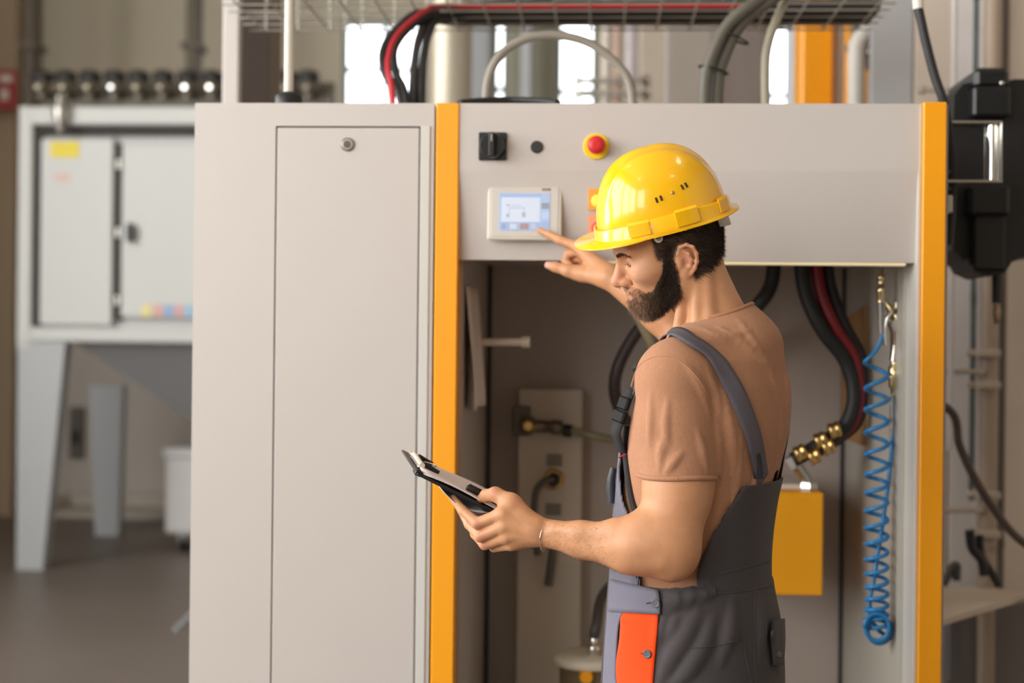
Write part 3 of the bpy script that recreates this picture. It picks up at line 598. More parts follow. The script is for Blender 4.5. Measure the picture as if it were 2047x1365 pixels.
upright('orange_column', 1602, 1667, 2.6, ORANGE, 'broad orange column above the right half of the machine')
upright('pale_column', 1669, 1692, 2.7, PIPEW, 'narrow cream column right of the broad orange column')
upright('orange_strip', 1693, 1700, 2.5, ORANGE, 'thin orange upright left of the bent white pipe', d=.05)
upright('orange_strip', 1724, 1734, 2.5, ORANGE, 'thin orange upright right of the bent white pipe', d=.05)
hose('bent_pipe', [P(1712, 330, 1.9), P(1712, 200, 1.9), P(1712, 120, 1.9), P(1716, 85, 1.9), P(1745, 50, 1.9), P(1790, 5, 1.9), P(1850, -60, 1.9)], .030, mat('pipe_white', 'cfcac2', .45), 'thick white pipe bending up right beside the orange uprights', 'pipe')
hose('dark_pipe', [P(1722, 120, 2.1), P(1760, 75, 2.1), P(1810, 15, 2.1), P(1870, -60, 2.1)], .075, mat('pipe_dark_olive', '5b554f', .5), 'dark pipe slanting up behind the bent white pipe', 'pipe')
hose('thin_wire', [P(1735, 105, 1.8), P(1765, 70, 1.8), P(1790, 20, 1.8), P(1800, -30, 1.8)], .004, PIPEW, 'thin pale wire curving by the bent white pipe', 'wire')
cl = thing('pipe_clamp', P(1215, 180, 4.1), 'pair of grey pipe clamp bars across the pipes behind the machine', 'clamp')
for v in (155, 182):
    a, b = P(1162, v, 4.1), P(1285, v, 4.1); MB().box((a.x, 4.16, a.z - .012), (b.x, 4.22, a.z + .012), .003).build('bar', STEEL, cl); MB().lathe((a.x, 4.19, a.z), (-1, 0, 0), [(0, .03), (.03, .03), (.04, .02)], 8).build('bolt', STEEL, cl); MB().lathe((b.x, 4.19, a.z), (1, 0, 0), [(0, .03), (.03, .03), (.04, .02)], 8).build('bolt', STEEL, cl)
# ---- right edge: panel wall, pipes, hose reel
YR = 1.55
def wallpanel(u0, u1, m, lb, y=YR, z1=4.5):
    a, b = P(u0, 700, y), P(u1, 700, y)
    return tag(MB().box((a.x, y, 0), (b.x - .004, y + .04, z1), .004).build('cladding_panel', m), lb, 'panel', 'cladding panels behind the machine')
wallpanel(1736, 1822, mat('clad_blue_grey', 'b2b0b1', .5), 'blue-grey cladding panel directly behind the right orange post', y=YR)
wallpanel(1822, 1900, mat('clad_beige', 'd2c3b4', .5), 'beige cladding panel left of the black hose reel', y=YR)
wallpanel(1900, 1962, mat('clad_white', 'e4dedb', .5), 'pale cladding panel behind the black hose reel', y=YR)
wallpanel(1962, 2090, mat('clad_tan', 'd0bfae', .5), 'tan cladding panel at the right edge', y=YR)
wallpanel(2090, 2330, mat('clad_tan', 'd0bfae', .5), 'outermost tan cladding panel beyond the right edge', y=YR)
def vpipe(u, w, y, m, lb, v0=None, v1=None, nm='wall_pipe'):
    a = P(u, 700, y); z0 = 0.05 if v0 is None else P(u, v0, y).z; z1 = 4.2 if v1 is None else P(u, v1, y).z
    r = w / 2 / (FPX / (y - CAM.y)); mb = MB().rod((a.x, y, z0), (a.x, y, z1), r, 16)
    for t in (.2, .5, .8): mb.lathe((a.x, y, z0 + (z1 - z0) * t), (0, 0, 1), [(-.02, r), (-.018, r * 1.15), (.018, r * 1.15), (.02, r)], 16)
    return tag(mb.build(nm, m), lb, 'pipe', 'wall pipes at the right edge')
vpipe(1977, 34, 1.44, mat('pipe_tan', 'a99684', .45), 'thick tan vertical pipe below the black hose reel')
vpipe(1944, 10, 1.46, mat('pipe_teal_dark', '4d5a5c', .4), 'thin dark teal pipe left of the thick tan pipe', v0=1000)
vpipe(1958, 14, 1.46, mat('pipe_light', 'cfc7c4', .4), 'thin pale pipe beside the thick tan pipe', v0=1120)
vpipe(2004, 14, 1.5, mat('pipe_brown_dark', '6d6056', .5), 'dark brown pipe right of the thick tan pipe')
vpipe(1901, 12, 1.40, mat('pipe_light', 'cfc7c4', .4), 'thin pale pipe just right of the orange post', v0=900)
for (v, u0, u1, lb) in ((180, 1842, 1935, 'short horizontal pipe above the right orange post'), (743, 1880, 1962, 'horizontal pipe in the middle of the right edge'), (1020, 1880, 1958, 'horizontal pipe low at the right edge')):
    a, b = P(u0, v, 1.42), P(u1, v, 1.42); m = MB().rod(a, b, .008, 12)
    for e in (a, b): m.lathe(e, (1, 0, 0), [(-.012, .008), (-.01, .013), (.01, .013), (.012, .008)], 12)
    tag(m.build('cross_pipe', mat('pipe_warm', 'b5a79b', .45)), lb, 'pipe', 'horizontal pipes at the right edge')
for v in (706, 770, 990, 1068):
    c = P(1977, v, 1.40); m = MB().box((c.x - .04, 1.39, c.z - .012), (c.x + .035, 1.47, c.z + .012), .004).lathe((c.x - .04, 1.42, c.z), (-1, 0, 0), [(0, .012), (.016, .012), (.02, .007)], 8)
    tag(m.build('pipe_bracket', mat('bracket_warm', 'b9a99a', .4)), {706: 'uppermost bracket on the thick tan pipe', 770: 'second bracket from the top on the thick tan pipe', 990: 'third bracket from the top on the thick tan pipe', 1068: 'lowest bracket on the thick tan pipe'}[v], 'bracket', 'brackets on the tan pipe')
# black hose reel / drum motor unit
RB = mat('reel_black', '100f0f', .5, var=.15, scale=12); RB2 = mat('reel_black_shiny', '131416', .35, var=.1)
YQ = .62
rl = thing('hose_reel', P(1985, 560, YQ + .2), 'black enclosed hose reel unit at the right edge behind the orange post', 'hose reel')
def q(u, v): return P(u, v, YQ)
oct_ = [(1908, 190), (1925, 168), (1960, 160), (2025, 160), (2050, 178), (2050, 505), (2030, 522), (1925, 520), (1905, 500), (1900, 380)]
MB().prism([q(u, v) for u, v in oct_], (0, .28, 0)).build('drum_case', RB, rl)
MB().prism([P(u, v, YQ + .03) for u, v in ((2026, 158), (2140, 158), (2140, 505), (2026, 515))], (0, .24, 0)).build('rear_case', RB, rl)
MB().box(P(1946, 232, YQ - .05), P(2022, 172, YQ - .05) + V(0, .3, 0), .006).build('top_block', RB2, rl)
MB().box(P(1948, 176, YQ - .04), P(2020, 134, YQ - .04) + V(0, .28, 0), .012).build('top_cap', RB2, rl)
MB().box(P(1939, 430, YQ - .06), P(2020, 368, YQ - .06) + V(0, .1, 0), .008).build('lower_block', RB2, rl)
MB().box(P(1946, 540, YQ - .04), P(2012, 428, YQ - .04) + V(0, .2, 0), .006).build('guide_arm', RB, rl)
MB().prism([P(u, v, YQ - .02) for u, v in ((1932, 515), (2028, 515), (2010, 545), (1975, 553), (1945, 540))], (0, .2, 0)).build('hose_mouth', RB, rl)
MB().lathe(P(2003, 166, YQ - .046), (0, -1, 0), [(0, .006), (.003, .005), (.004, .003)], 10).build('screw', CHROME, rl)
MB().rod(P(1992, 548, YQ + .08), P(1992, 606, YQ + .08), .012, 12).build('hose_end', RUBBER, rl)
MB().lathe(P(1992, 640, YQ + .08), (0, 0, 1), [(-.01, .005), (0, .008), (.016, .011), (.03, .011), (.032, .008), (.042, .012)], 12).build('nozzle_fitting', mat('nozzle_copper', 'a98a72', .3, metal=.8), rl)
# chrome bracket on the orange post
bk = thing('chrome_bracket', P(1950, 305, .3), 'chrome U-shaped bracket sticking out from the right orange post', 'bracket')
YK = .28
for v in (245, 363): MB().box((px1 + .007, YK - .01, P(1950, v, YK).z - .003), (P(2002, v, YK).x, YK + .06, P(1950, v, YK).z + .003), .001).build('arm', STEEL, bk)
a = P(1987, 304, YK); MB().rod((a.x, YK + .02, P(1987, 363, YK).z), (a.x, YK + .02, P(1987, 245, YK).z), .0165, 24).build('roller', CHROME, bk)
a = P(2000, 304, YK); MB().box((a.x - .002, YK - .01, P(1987, 363, YK).z), (a.x + .002, YK + .06, P(1987, 245, YK).z), .001).build('end_plate', STEEL, bk)
# black hose at top right with cream end
th = thing('down_hose', P(1860, 100, .2), 'black hose with a pale connector coming down to the right orange post', 'hose')
MB().tube(spline([P(1836, 16, .25), P(1850, 80, .25), P(1868, 150, .25), P(1888, 210, .25), P(1897, 270, .28), P(1903, 330, .3), P(1902, 420, .32), P(1897, 490, .32)], 6), .0105, 14).build('hose', RUBBER, th)
MB().rod(P(1833, -30, .25), P(1836, 18, .25), .0125, 14).build('connector', PIPEW, th)
for v in (345, 378): tag(MB().lathe(P(1895, v, .2), (1, 0, 0), [(-.02, .006), (.0, .008), (.006, .005)], 10).build('side_bolt', BLACK), 'black bolt on the side of the right orange post, %s' % ('upper' if v == 345 else 'lower'), 'bolt', 'side bolts')
vt = MB().box(P(1893, 425, .22), P(1905, 390, .22) + V(0, .05, 0), .002); tag(vt.build('side_plate', mat('plate_white', 'cfc5bb', .5)), 'small white plate on the side of the right orange post', 'plate')
hose('brown_cable', [V(px1 + .004, .80, P(1880, 770, .85).z), P(1893, 815, .88), P(1918, 890, .9), P(1945, 950, .9), P(1985, 1015, .9), P(2040, 1080, .9), P(2140, 1140, .9)], .0115, mat('cable_brown', '4f4138', .5), 'brown cable swooping down to the right edge', 'cable')
sh = thing('side_shelf', P(1950, 1260, .9), 'pale wooden shelf board jutting in at the lower right', 'shelf')
a = P(1878, 1225, .85); MB().prism([P(1860, 1246, .8), P(2024, 1196, .95), P(2060, 1180, 1.4), P(1860, 1170, 1.4)], (0, 0, -.016)).build('board', mat('shelf_cream', 'cbb9a4', .5), sh)
MB().box(P(1900, 1365, 1.2), P(1925, 1215, 1.2) + V(0, .04, 0)).build('leg', mat('shelf_leg_grey', '6e6a6c', .5), sh)
bc = thing('cable_clips', P(1960, 1140, 1.1), 'tangle of black connector leads hanging above the pale shelf', 'cable')
MB().tube(spline([P(1938, 1060, 1.1), P(1943, 1095, 1.1), P(1962, 1120, 1.1), P(1968, 1150, 1.1)], 6), .014, 10).build('lead', BLACK, bc)
MB().tube(spline([P(1958, 1070, 1.12), P(1962, 1110, 1.12), P(1985, 1150, 1.1), P(1996, 1170, 1.1)], 6), .012, 10).build('lead', BLACK, bc)
MB().tube(spline([P(1885, 1170, 1.1), P(1900, 1140, 1.1), P(1912, 1130, 1.1), P(1912, 1160, 1.1)], 6), .012, 10).build('lead', mat('lead_grey', '4a4645', .5), bc)
lw = MB().box((P(1885, 1240, 1.5).x, 1.46, 0), (P(2300, 1240, 1.5).x, 1.52, P(1950, 1200, 1.5).z), .004); tag(lw.build('lower_cladding', mat('clad_dark', '77706d', .5)), 'dark grey lower cladding beneath the pale shelf', 'panel')
fb = thing('floor_brace', P(362, 1250, 1.0), 'grey metal brace foot on the floor beside the grey cabinet', 'brace')
MB().prism([P(340, 1256, 1.0), P(350, 1268, 1.0), P(420, 1200, 1.0), P(410, 1188, 1.0)], (0, .05, 0)).build('bar', mat('brace_grey', '6a6868', .5), fb)
# ------------------------------------------------------------------ implicit modelling of the worker (signed distance fields -> one mesh)
F4 = np.float32
def A3(p): return np.array([p[0], p[1], p[2]], dtype=F4)
class Field:
    def __init__(s): s.ops = []
    def _add(s, fn, c, r, mode, k): s.ops.append((fn, A3(c), float(r), mode, float(k))); return s
    def ell(s, c, r, k=.01, R=None, mode='u'):
        c_ = A3(c); r_ = A3(r); Rm = None if R is None else np.array(R, dtype=F4)
        def fn(p):
            q = p - c_
            if Rm is not None: q = q @ Rm.T
            k0 = np.sqrt(((q / r_) ** 2).sum(1)) + 1e-6; k1 = np.sqrt(((q / (r_ * r_)) ** 2).sum(1)) + 1e-6
            return k0 * (k0 - 1) / k1
        return s._add(fn, c, max(r), mode, k)
    def cone(s, a, b, ra, rb=None, k=.01, mode='u', n=None, sq=1.0):
        """tapered capsule; n, sq: flatten by sq along the direction n"""
        rb = ra if rb is None else rb; a_, b_ = A3(a), A3(b); ba = b_ - a_; L2 = float((ba * ba).sum()) + 1e-9
        n_ = None if n is None else A3(Vector(n).normalized())
        def fn(p):
            q = p - a_; t = np.clip((q @ ba) / L2, 0, 1); v = q - t[:, None] * ba; r = ra + (rb - ra) * t
            if n_ is not None:
                vn = v @ n_; v = v + n_ * (vn * (1 / sq - 1))[:, None]
                return (np.sqrt((v * v).sum(1)) - r) * min(1, sq) if sq < 1 else np.sqrt((v * v).sum(1)) - r
            return np.sqrt((v * v).sum(1)) - r
        m = (a_ + b_) / 2
        return s._add(fn, m, math.sqrt(L2) / 2 + max(ra, rb) * max(1, sq), mode, k)
    def line(s, pts, r, k=.004, mode='u'):
        rs = r if isinstance(r, (list, tuple)) else [r] * len(pts)
        for i in range(len(pts) - 1): s.cone(pts[i], pts[i + 1], rs[i], rs[i + 1], k, mode)
        return s
    def fn(s, f, c, r, mode='u', k=.01): return s._add(f, c, r, mode, k)
    def __call__(s, p, margin=.02):
        p = np.asarray(p, dtype=F4)
        if len(p) > 9000:                              # evaluate in compact chunks so that far primitives are skipped
            c = np.floor(p / .045).astype(np.int64); o = np.argsort((c[:, 0] * 4096 + c[:, 1]) * 4096 + c[:, 2], kind='stable'); out = np.empty(len(p), F4)
            for i in range(0, len(o), 6000): j = o[i:i + 6000]; out[j] = s(p[j], margin)
            return out
        d = np.full(len(p), 1.0, dtype=F4); lo, hi = p.min(0) - margin, p.max(0) + margin
        for (fn, c, r, mode, k) in s.ops:
            if r <= 5:
                w = c - np.minimum(np.maximum(c, lo), hi)
                if (w * w).sum() > (r + k) ** 2: continue
            if r > 5: idx = None; q = p
            else:
                w = p - c; idx = np.nonzero((w * w).sum(1) < (r + k + margin) ** 2)[0]
                if len(idx) == 0: continue
                q = p[idx]
            e = fn(q).astype(F4); cur = d if idx is None else d[idx]
            if mode == 'u':
                h = np.clip(.5 + .5 * (cur - e) / k, 0, 1); new = cur + (e - cur) * h - k * h * (1 - h)
            elif mode == 's':                          # smooth subtraction
                h = np.clip(.5 - .5 * (cur + e) / k, 0, 1); new = cur + (-e - cur) * h + k * h * (1 - h)
            elif mode == 'i':
                h = np.clip(.5 - .5 * (cur - e) / k, 0, 1); new = cur + (e - cur) * h + k * h * (1 - h)
            elif mode == 'a': new = cur + e            # additive displacement
            if idx is None: d = new
            else: d[idx] = new
        return d
    def grad(s, p, e=.0015):
        p = np.asarray(p, dtype=F4); g = np.zeros((len(p), 3), F4)
        for k in range(3):
            o = np.zeros(3, F4); o[k] = e; g[:, k] = s(p + o) - s(p - o)
        return g / (np.linalg.norm(g, axis=1, keepdims=True) + 1e-9)
def surface_net(f, lo, hi, h):
    """naive surface nets on a sparse grid; returns vertices, quads"""
    lo = np.array(lo, float); hi = np.array(hi, float); S = 16; H = h * S
    n = np.ceil((hi - lo) / H).astype(int) + 1
    g = np.stack(np.meshgrid(*[np.arange(k) for k in n], indexing='ij'), -1).reshape(-1, 3)
    step = S
    while True:
        c = lo + (g + (.5 if step == S else .5)) * (h * step); d = f(c, h * step * 1.6)
        g = g[np.abs(d) < h * step * 1.25 + .002]
        if step == 1: break
        off = np.stack(np.meshgrid([0, 1], [0, 1], [0, 1], indexing='ij'), -1).reshape(-1, 3)
        g = (g[:, None, :] * 2 + off[None]).reshape(-1, 3); step //= 2
    D = (n * S + 4).astype(np.int64)
    def key(a): return (a[:, 0].astype(np.int64) * D[1] + a[:, 1]) * D[2] + a[:, 2]
    ck = np.unique(key(g)); cells = np.stack([ck // (D[1] * D[2]), (ck // D[2]) % D[1], ck % D[2]], 1)
    off = np.stack(np.meshgrid([0, 1], [0, 1], [0, 1], indexing='ij'), -1).reshape(-1, 3)
    ok = [key(cells + o) for o in off]; uk = np.unique(np.concatenate(ok))
    uc = np.stack([uk // (D[1] * D[2]), (uk // D[2]) % D[1], uk % D[2]], 1); val = f(lo + uc * h, h * 4)
    cv = np.stack([val[np.searchsorted(uk, k)] for k in ok], 1)            # 8 corner values per cell
    s = cv < 0; act = s.any(1) & ~s.all(1); cells, cv, ck = cells[act], cv[act], ck[act]
    acc = np.zeros((len(cells), 3)); cnt = np.zeros(len(cells))
    for i in range(8):
        for j in range(i + 1, 8):
            if abs(off[i] - off[j]).sum() != 1: continue
            m = (cv[:, i] < 0) != (cv[:, j] < 0); a, b = cv[m, i], cv[m, j]; t = (a / (a - b))[:, None]
            acc[m] += off[i] + (off[j] - off[i]) * t; cnt[m] += 1
    V_ = lo + (cells + acc / cnt[:, None]) * h
    quads = []
    for ax in range(3):
        o1, o2 = [(1, 2), (2, 0), (0, 1)][ax]
        i1 = int(np.nonzero((off == np.eye(3, dtype=int)[ax]).all(1))[0][0])
        m = (cv[:, 0] < 0) != (cv[:, i1] < 0); base = cells[m]; flip = cv[m, 0] < 0
        e1 = np.eye(3, dtype=int)[o1]; e2 = np.eye(3, dtype=int)[o2]
        ids = []; good = np.ones(len(base), bool)
        for o in (0 * e1, -e1, -e1 - e2, -e2):
            kk = key(base + o); pos = np.clip(np.searchsorted(ck, kk), 0, len(ck) - 1); good &= ck[pos] == kk; ids.append(pos)
        q = np.stack(ids, 1); q[~flip] = q[~flip][:, ::-1]; quads.append(q[good])
    return V_.astype(np.float32), np.concatenate(quads)
def relax(v, q, n=2, w=.5):
    e = np.concatenate([q[:, [0, 1]], q[:, [1, 2]], q[:, [2, 3]], q[:, [3, 0]]])
    for _ in range(n):
        acc = np.zeros_like(v); c = np.zeros(len(v))
        for k in range(3):
            acc[:, k] = np.bincount(e[:, 0], v[e[:, 1], k], len(v)) + np.bincount(e[:, 1], v[e[:, 0], k], len(v))
        c = np.bincount(e[:, 0], minlength=len(v)) + np.bincount(e[:, 1], minlength=len(v))
        v = v + (acc / np.maximum(c, 1)[:, None] - v) * w
    return v.astype(np.float32)
def np_mesh(name, v, faces, m, parent, org, smooth=True, colors=None):
    me = bpy.data.meshes.new(name); o = bpy.data.objects.new(name, me); COL.objects.link(o)
    v = np.asarray(v, dtype=np.float32) - np.array(org, dtype=np.float32); k = faces.shape[1]
    me.vertices.add(len(v)); me.vertices.foreach_set('co', v.ravel())
    me.loops.add(faces.size); me.loops.foreach_set('vertex_index', faces.ravel().astype(np.int32))
    me.polygons.add(len(faces)); me.polygons.foreach_set('loop_start', np.arange(0, faces.size, k, dtype=np.int32))
    try: me.polygons.foreach_set('loop_total', np.full(len(faces), k, dtype=np.int32))
    except Exception: pass
    me.update(calc_edges=True); me.validate()
    me.polygons.foreach_set('use_smooth', np.full(len(me.polygons), smooth))
    if colors is not None:
        a = me.color_attributes.new('tint', 'FLOAT_COLOR', 'POINT'); a.data.foreach_set('color', np.concatenate([colors, np.ones((len(colors), 1))], 1).astype(np.float32).ravel())
    me.materials.append(m)
    if parent is not None: o.parent = parent
    ORG[o.name] = Vector(org); return o
def net(name, f, lo, hi, h, m, parent, org, sm=2, colors=None):
    v, q = surface_net(f, lo, hi, h); v = relax(v, q, sm)
    return np_mesh(name, v, q, m, parent, org, True, None if colors is None else colors(v)), v
CAMN = np.array(CAM); FN, RN, UN = np.array(FWD), np.array(RGT), np.array(UPV)
def rays(uv):
    uv = np.asarray(uv, float); return FN + RN * ((uv[:, :1] - W_ / 2) / FPX) + UN * ((H_ / 2 - uv[:, 1:2]) / FPX)
def hit(f, uv, t0=1.9, t1=3.1, off=0.0):
    """where the sight lines through photograph pixels uv meet the surface f = off (closest approach when they miss)"""
    d = rays(uv); L = np.linalg.norm(d, axis=1); t = np.full(len(d), t0); best = np.full(len(d), 9.); tb = t.copy()
    for _ in range(56):
        e = np.clip(f(CAMN + d * t[:, None], .22) - off, -.12, .12); m = e < best; best[m] = e[m]; tb[m] = t[m]
        t = np.minimum(t + np.maximum(np.abs(e), .0006) * np.sign(np.where(e == 0, 1, e)) * .75 / L, t1)
    return (CAMN + d * tb[:, None]).astype(np.float32)
def project(f, p, off=0.0, n=6):
    p = np.asarray(p, dtype=F4).copy()
    for _ in range(n): p -= f.grad(p) * (f(p, .3) - off)[:, None] * .8
    return p
def ribbon(name, f, pts, width, off, thick, m, parent, org, n=10, across=5, prev_n=None):
    """strip of cloth lying on the surface f along 3-D points"""
    c = project(f, np.array([list(p) for p in spline([Vector(q) for q in pts], n)]), off); N = len(c)
    nn = f.grad(c); t = np.gradient(c, axis=0); t /= np.linalg.norm(t, axis=1, keepdims=True) + 1e-9
    s = np.cross(nn, t); s /= np.linalg.norm(s, axis=1, keepdims=True) + 1e-9
    w = np.asarray(width) if not np.isscalar(width) else np.full(N, width)
    if len(w) != N: w = np.interp(np.linspace(0, 1, N), np.linspace(0, 1, len(w)), w)
    rows = [c + s * (w * (k / (across - 1) - .5))[:, None] for k in range(across)]
    v = np.stack(rows, 1).reshape(-1, 3); v = project(f, v, off, 4); v = v.astype(np.float32)
    q = np.array([(i * across + k, i * across + k + 1, (i + 1) * across + k + 1, (i + 1) * across + k) for i in range(N - 1) for k in range(across - 1)])
    o = np_mesh(name, v, q, m, parent, org); md = o.modifiers.new('thickness', 'SOLIDIFY'); md.thickness = thick; md.offset = 0; return o
def patch(name, f, poly, off, thick, m, parent, org, n=14, nm=None):
    """cloth patch: four photograph-pixel edges (two polylines left/right, top to bottom) laid on the surface f"""
    nm = nm or n
    L, R = [np.array([list(p) for p in spline([Vector((*q, 0)) for q in e], 8)])[:, :2] for e in poly]
    def res(e, n):
        s = np.concatenate([[0], np.cumsum(np.linalg.norm(np.diff(e, axis=0), axis=1))]); x = np.linspace(0, s[-1], n); return np.stack([np.interp(x, s, e[:, k]) for k in range(2)], 1)
    L, R = res(L, n), res(R, n); uv = np.stack([L + (R - L) * (k / (nm - 1)) for k in range(nm)], 1).reshape(-1, 2)
    v = hit(f, uv, off=off)
    q = np.array([(i * nm + k, i * nm + k + 1, (i + 1) * nm + k + 1, (i + 1) * nm + k) for i in range(n - 1) for k in range(nm - 1)])
    o = np_mesh(name, v, q, m, parent, org); md = o.modifiers.new('thickness', 'SOLIDIFY'); md.thickness = thick; md.offset = 0; return o
def seam(name, f, uv, r, m, parent, off=0.0, n=6, k=8):
    """thin roll along photograph pixels on the surface f"""
    sp = [(p.x, p.y) for p in spline([Vector((*q, 0)) for q in uv], n)]
    pts = hit(f, sp, off=off); return MB().tube([Vector(p) for p in pts], r, k).build(name, m, parent)
def strands(name, roots, dirs, length, r, m, parent, org, seg=4, curl=.25, droop=(0, 0, 0), seed=1, colors=None):
    """many fine tapered hairs joined into one mesh (three-sided)"""
    rng = np.random.default_rng(seed); N = len(roots); L = np.asarray(length) if not np.isscalar(length) else np.full(N, length)
    d = dirs / (np.linalg.norm(dirs, axis=1, keepdims=True) + 1e-9); p = roots.astype(float); V_ = []; dr = np.array(droop, float)
    jit = rng.normal(size=(N, 3)) * curl
    up = np.where(np.abs(d[:, 2:3]) < .9, np.array([[0, 0, 1.]]), np.array([[1., 0, 0]])); a = np.cross(d, up); a /= np.linalg.norm(a, axis=1, keepdims=True); b = np.cross(d, a)
    for i in range(seg + 1):
        rr = r * (1 - .85 * (i / seg) ** 1.5)
        for k in range(3):
            an = 2 * math.pi * k / 3; V_.append(p + (a * math.cos(an) + b * math.sin(an)) * rr)
        d = d + jit / seg + dr / seg; d /= np.linalg.norm(d, axis=1, keepdims=True); p = p + d * (L / seg)[:, None]
    V_ = np.stack(V_, 1); per = (seg + 1) * 3; base = (np.arange(N) * per)[:, None]
    fq = np.array([(i * 3 + k, i * 3 + (k + 1) % 3, (i + 1) * 3 + (k + 1) % 3, (i + 1) * 3 + k) for i in range(seg) for k in range(3)])
    q = (base[:, :, None] + fq[None]).reshape(-1, 4)
    cc = None if colors is None else np.repeat(colors, per, axis=0)
    return np_mesh(name, V_.reshape(-1, 3), q, m, parent, org, True, cc)
# ------------------------------------------------------------------ the worker
YS = -.45                                            # plane of the spine
def vtint_mat(name, rough, sss=0.0, bump=.0, bscale=300, var=.12, vscale=60, sheen=0.0, spec=.4):
    m = bpy.data.materials.new(name); m.use_nodes = True; nt = m.node_tree; b = nt.nodes['Principled BSDF']
    at = nt.nodes.new('ShaderNodeAttribute'); at.attribute_name = 'tint'
    tc = nt.nodes.new('ShaderNodeTexCoord'); n = nt.nodes.new('ShaderNodeTexNoise'); n.inputs['Scale'].default_value = vscale; n.inputs['Detail'].default_value = 5; nt.links.new(tc.outputs['Object'], n.inputs['Vector'])
    mr = nt.nodes.new('ShaderNodeMapRange'); mr.inputs[1].default_value = .25; mr.inputs[2].default_value = .75; mr.inputs[3].default_value = 1 - var; mr.inputs[4].default_value = 1 + var; nt.links.new(n.outputs['Fac'], mr.inputs[0])
    mx = nt.nodes.new('ShaderNodeVectorMath'); mx.operation = 'SCALE'; nt.links.new(at.outputs['Color'], mx.inputs[0]); nt.links.new(mr.outputs[0], mx.inputs['Scale'])
    nt.links.new(mx.outputs[0], b.inputs['Base Color']); b.inputs['Roughness'].default_value = rough; b.inputs['Specular IOR Level'].default_value = spec
    if sss: b.inputs['Subsurface Weight'].default_value = sss; b.inputs['Subsurface Radius'].default_value = (1, .35, .2); b.inputs['Subsurface Scale'].default_value = .006
    if bump:
        n2 = nt.nodes.new('ShaderNodeTexNoise'); n2.inputs['Scale'].default_value = bscale; n2.inputs['Detail'].default_value = 4; nt.links.new(tc.outputs['Object'], n2.inputs['Vector'])
        bp = nt.nodes.new('ShaderNodeBump'); bp.inputs['Strength'].default_value = bump; bp.inputs['Distance'].default_value = .0015; nt.links.new(n2.outputs['Fac'], bp.inputs['Height']); nt.links.new(bp.outputs[0], b.inputs['Normal'])
    return m
SKIN = vtint_mat('skin', .46, sss=.12, bump=.12, bscale=420, var=.07, vscale=45)
HAIRM = vtint_mat('hair_strands', .5, var=.15, vscale=90, spec=.35)
def fabric(name, col, var, scale, bump, bscale, rough=.88, stretch=None, spec=.2, col2=None):
    m = mat(name, col, rough, var=var, scale=scale, bump=bump, bscale=bscale, spec=spec, stretch=stretch, col2=col2); m.node_tree.nodes['Principled BSDF'].inputs['Sheen Weight'].default_value = .08; return m
SHIRTM = fabric('brown_jersey', 'aa7b5e', .16, 260, .35, 500, stretch=(1, 1, .6))
FRONTM = fabric('grey_lavender_twill', '6f6d7b', .06, 200, .25, 900, rough=.75, spec=.35)  # paler fabric, its tone also carrying the light that falls on the front
BACKM = fabric('charcoal_twill', '3f393b', .07, 200, .25, 900, rough=.75, spec=.35)
ORNGM = fabric('orange_red_twill', 'f0480e', .06, 200, .25, 900, rough=.75)
# ---- torso loft -------------------------------------------------------------
def loft(rows, inset, ztop, zbot, th_top, th_bot, pw=2.3, r=.03):
    """rows (v, uL, uR, b): photograph silhouettes of the trunk on the plane y = YS -> elliptical sections"""
    tab = []
    for i, (v, uL, uR, b) in enumerate(rows):
        pL, pR = P(uL, v, YS), P(uR, v, YS); th = th_top + (th_bot - th_top) * i / (len(rows) - 1)
        hw = (pR.x - pL.x) / 2; b = b - inset; hw -= inset; a = math.sqrt(max(hw * hw - (b * math.sin(th)) ** 2, .0009)) / math.cos(th)
        tab.append(((pL.z + pR.z) / 2, (pL.x + pR.x) / 2, a, b, th))
    tab.sort(); t = np.array(tab); zz = np.linspace(t[0, 0], t[-1, 0], 160); zi = np.arange(len(t))
    par = np.interp(zz, t[:, 0], zi)
    def cr(col):
        out = []
        for s in par:
            i = min(int(s), len(col) - 2); f = s - i; p0 = col[max(i - 1, 0)]; p1, p2 = col[i], col[i + 1]; p3 = col[min(i + 2, len(col) - 1)]
            out.append(.5 * (2 * p1 + (p2 - p0) * f + (2 * p0 - 5 * p1 + 4 * p2 - p3) * f * f + (3 * p1 - p0 - 3 * p2 + p3) * f ** 3))
        return np.array(out)
    C = [cr(t[:, k]) for k in range(1, 5)]
    def f(p):
        z = p[:, 2]; cx = np.interp(z, zz, C[0]); a = np.interp(z, zz, C[1]); b = np.interp(z, zz, C[2]); th = np.interp(z, zz, C[3])
        dx, dy = p[:, 0] - cx, p[:, 1] - YS; fo = -dx * np.cos(th) + dy * np.sin(th); la = -dx * np.sin(th) - dy * np.cos(th)
        k = ((np.abs(fo) / a) ** pw + (np.abs(la) / b) ** pw) ** (1 / pw) + 1e-6; rr = np.sqrt(fo * fo + la * la)
        d = rr * (1 - 1 / k); d = np.where(k < .3, -.05, d)
        e = np.maximum(z - ztop, zbot - z)                     # rounded ends
        ui, vi = np.maximum(d + r, 0), np.maximum(e + r, 0)
        return np.minimum(np.maximum(d + r, e + r), 0) + np.sqrt(ui * ui + vi * vi) - r
    return f
TH = math.radians(27)
ROWS = [(690, 1345, 1548, .150), (720, 1306, 1568, .172), (770, 1280, 1582, .185), (850, 1264, 1579, .186), (930, 1255, 1560, .176), (1000, 1248, 1543, .166), (1080, 1241, 1532, .160), (1150, 1238, 1530, .160), (1230, 1230, 1535, .165)]
FWDM = V(-math.cos(TH), math.sin(TH), 0); LEFTM = V(-math.sin(TH), -math.cos(TH), 0)
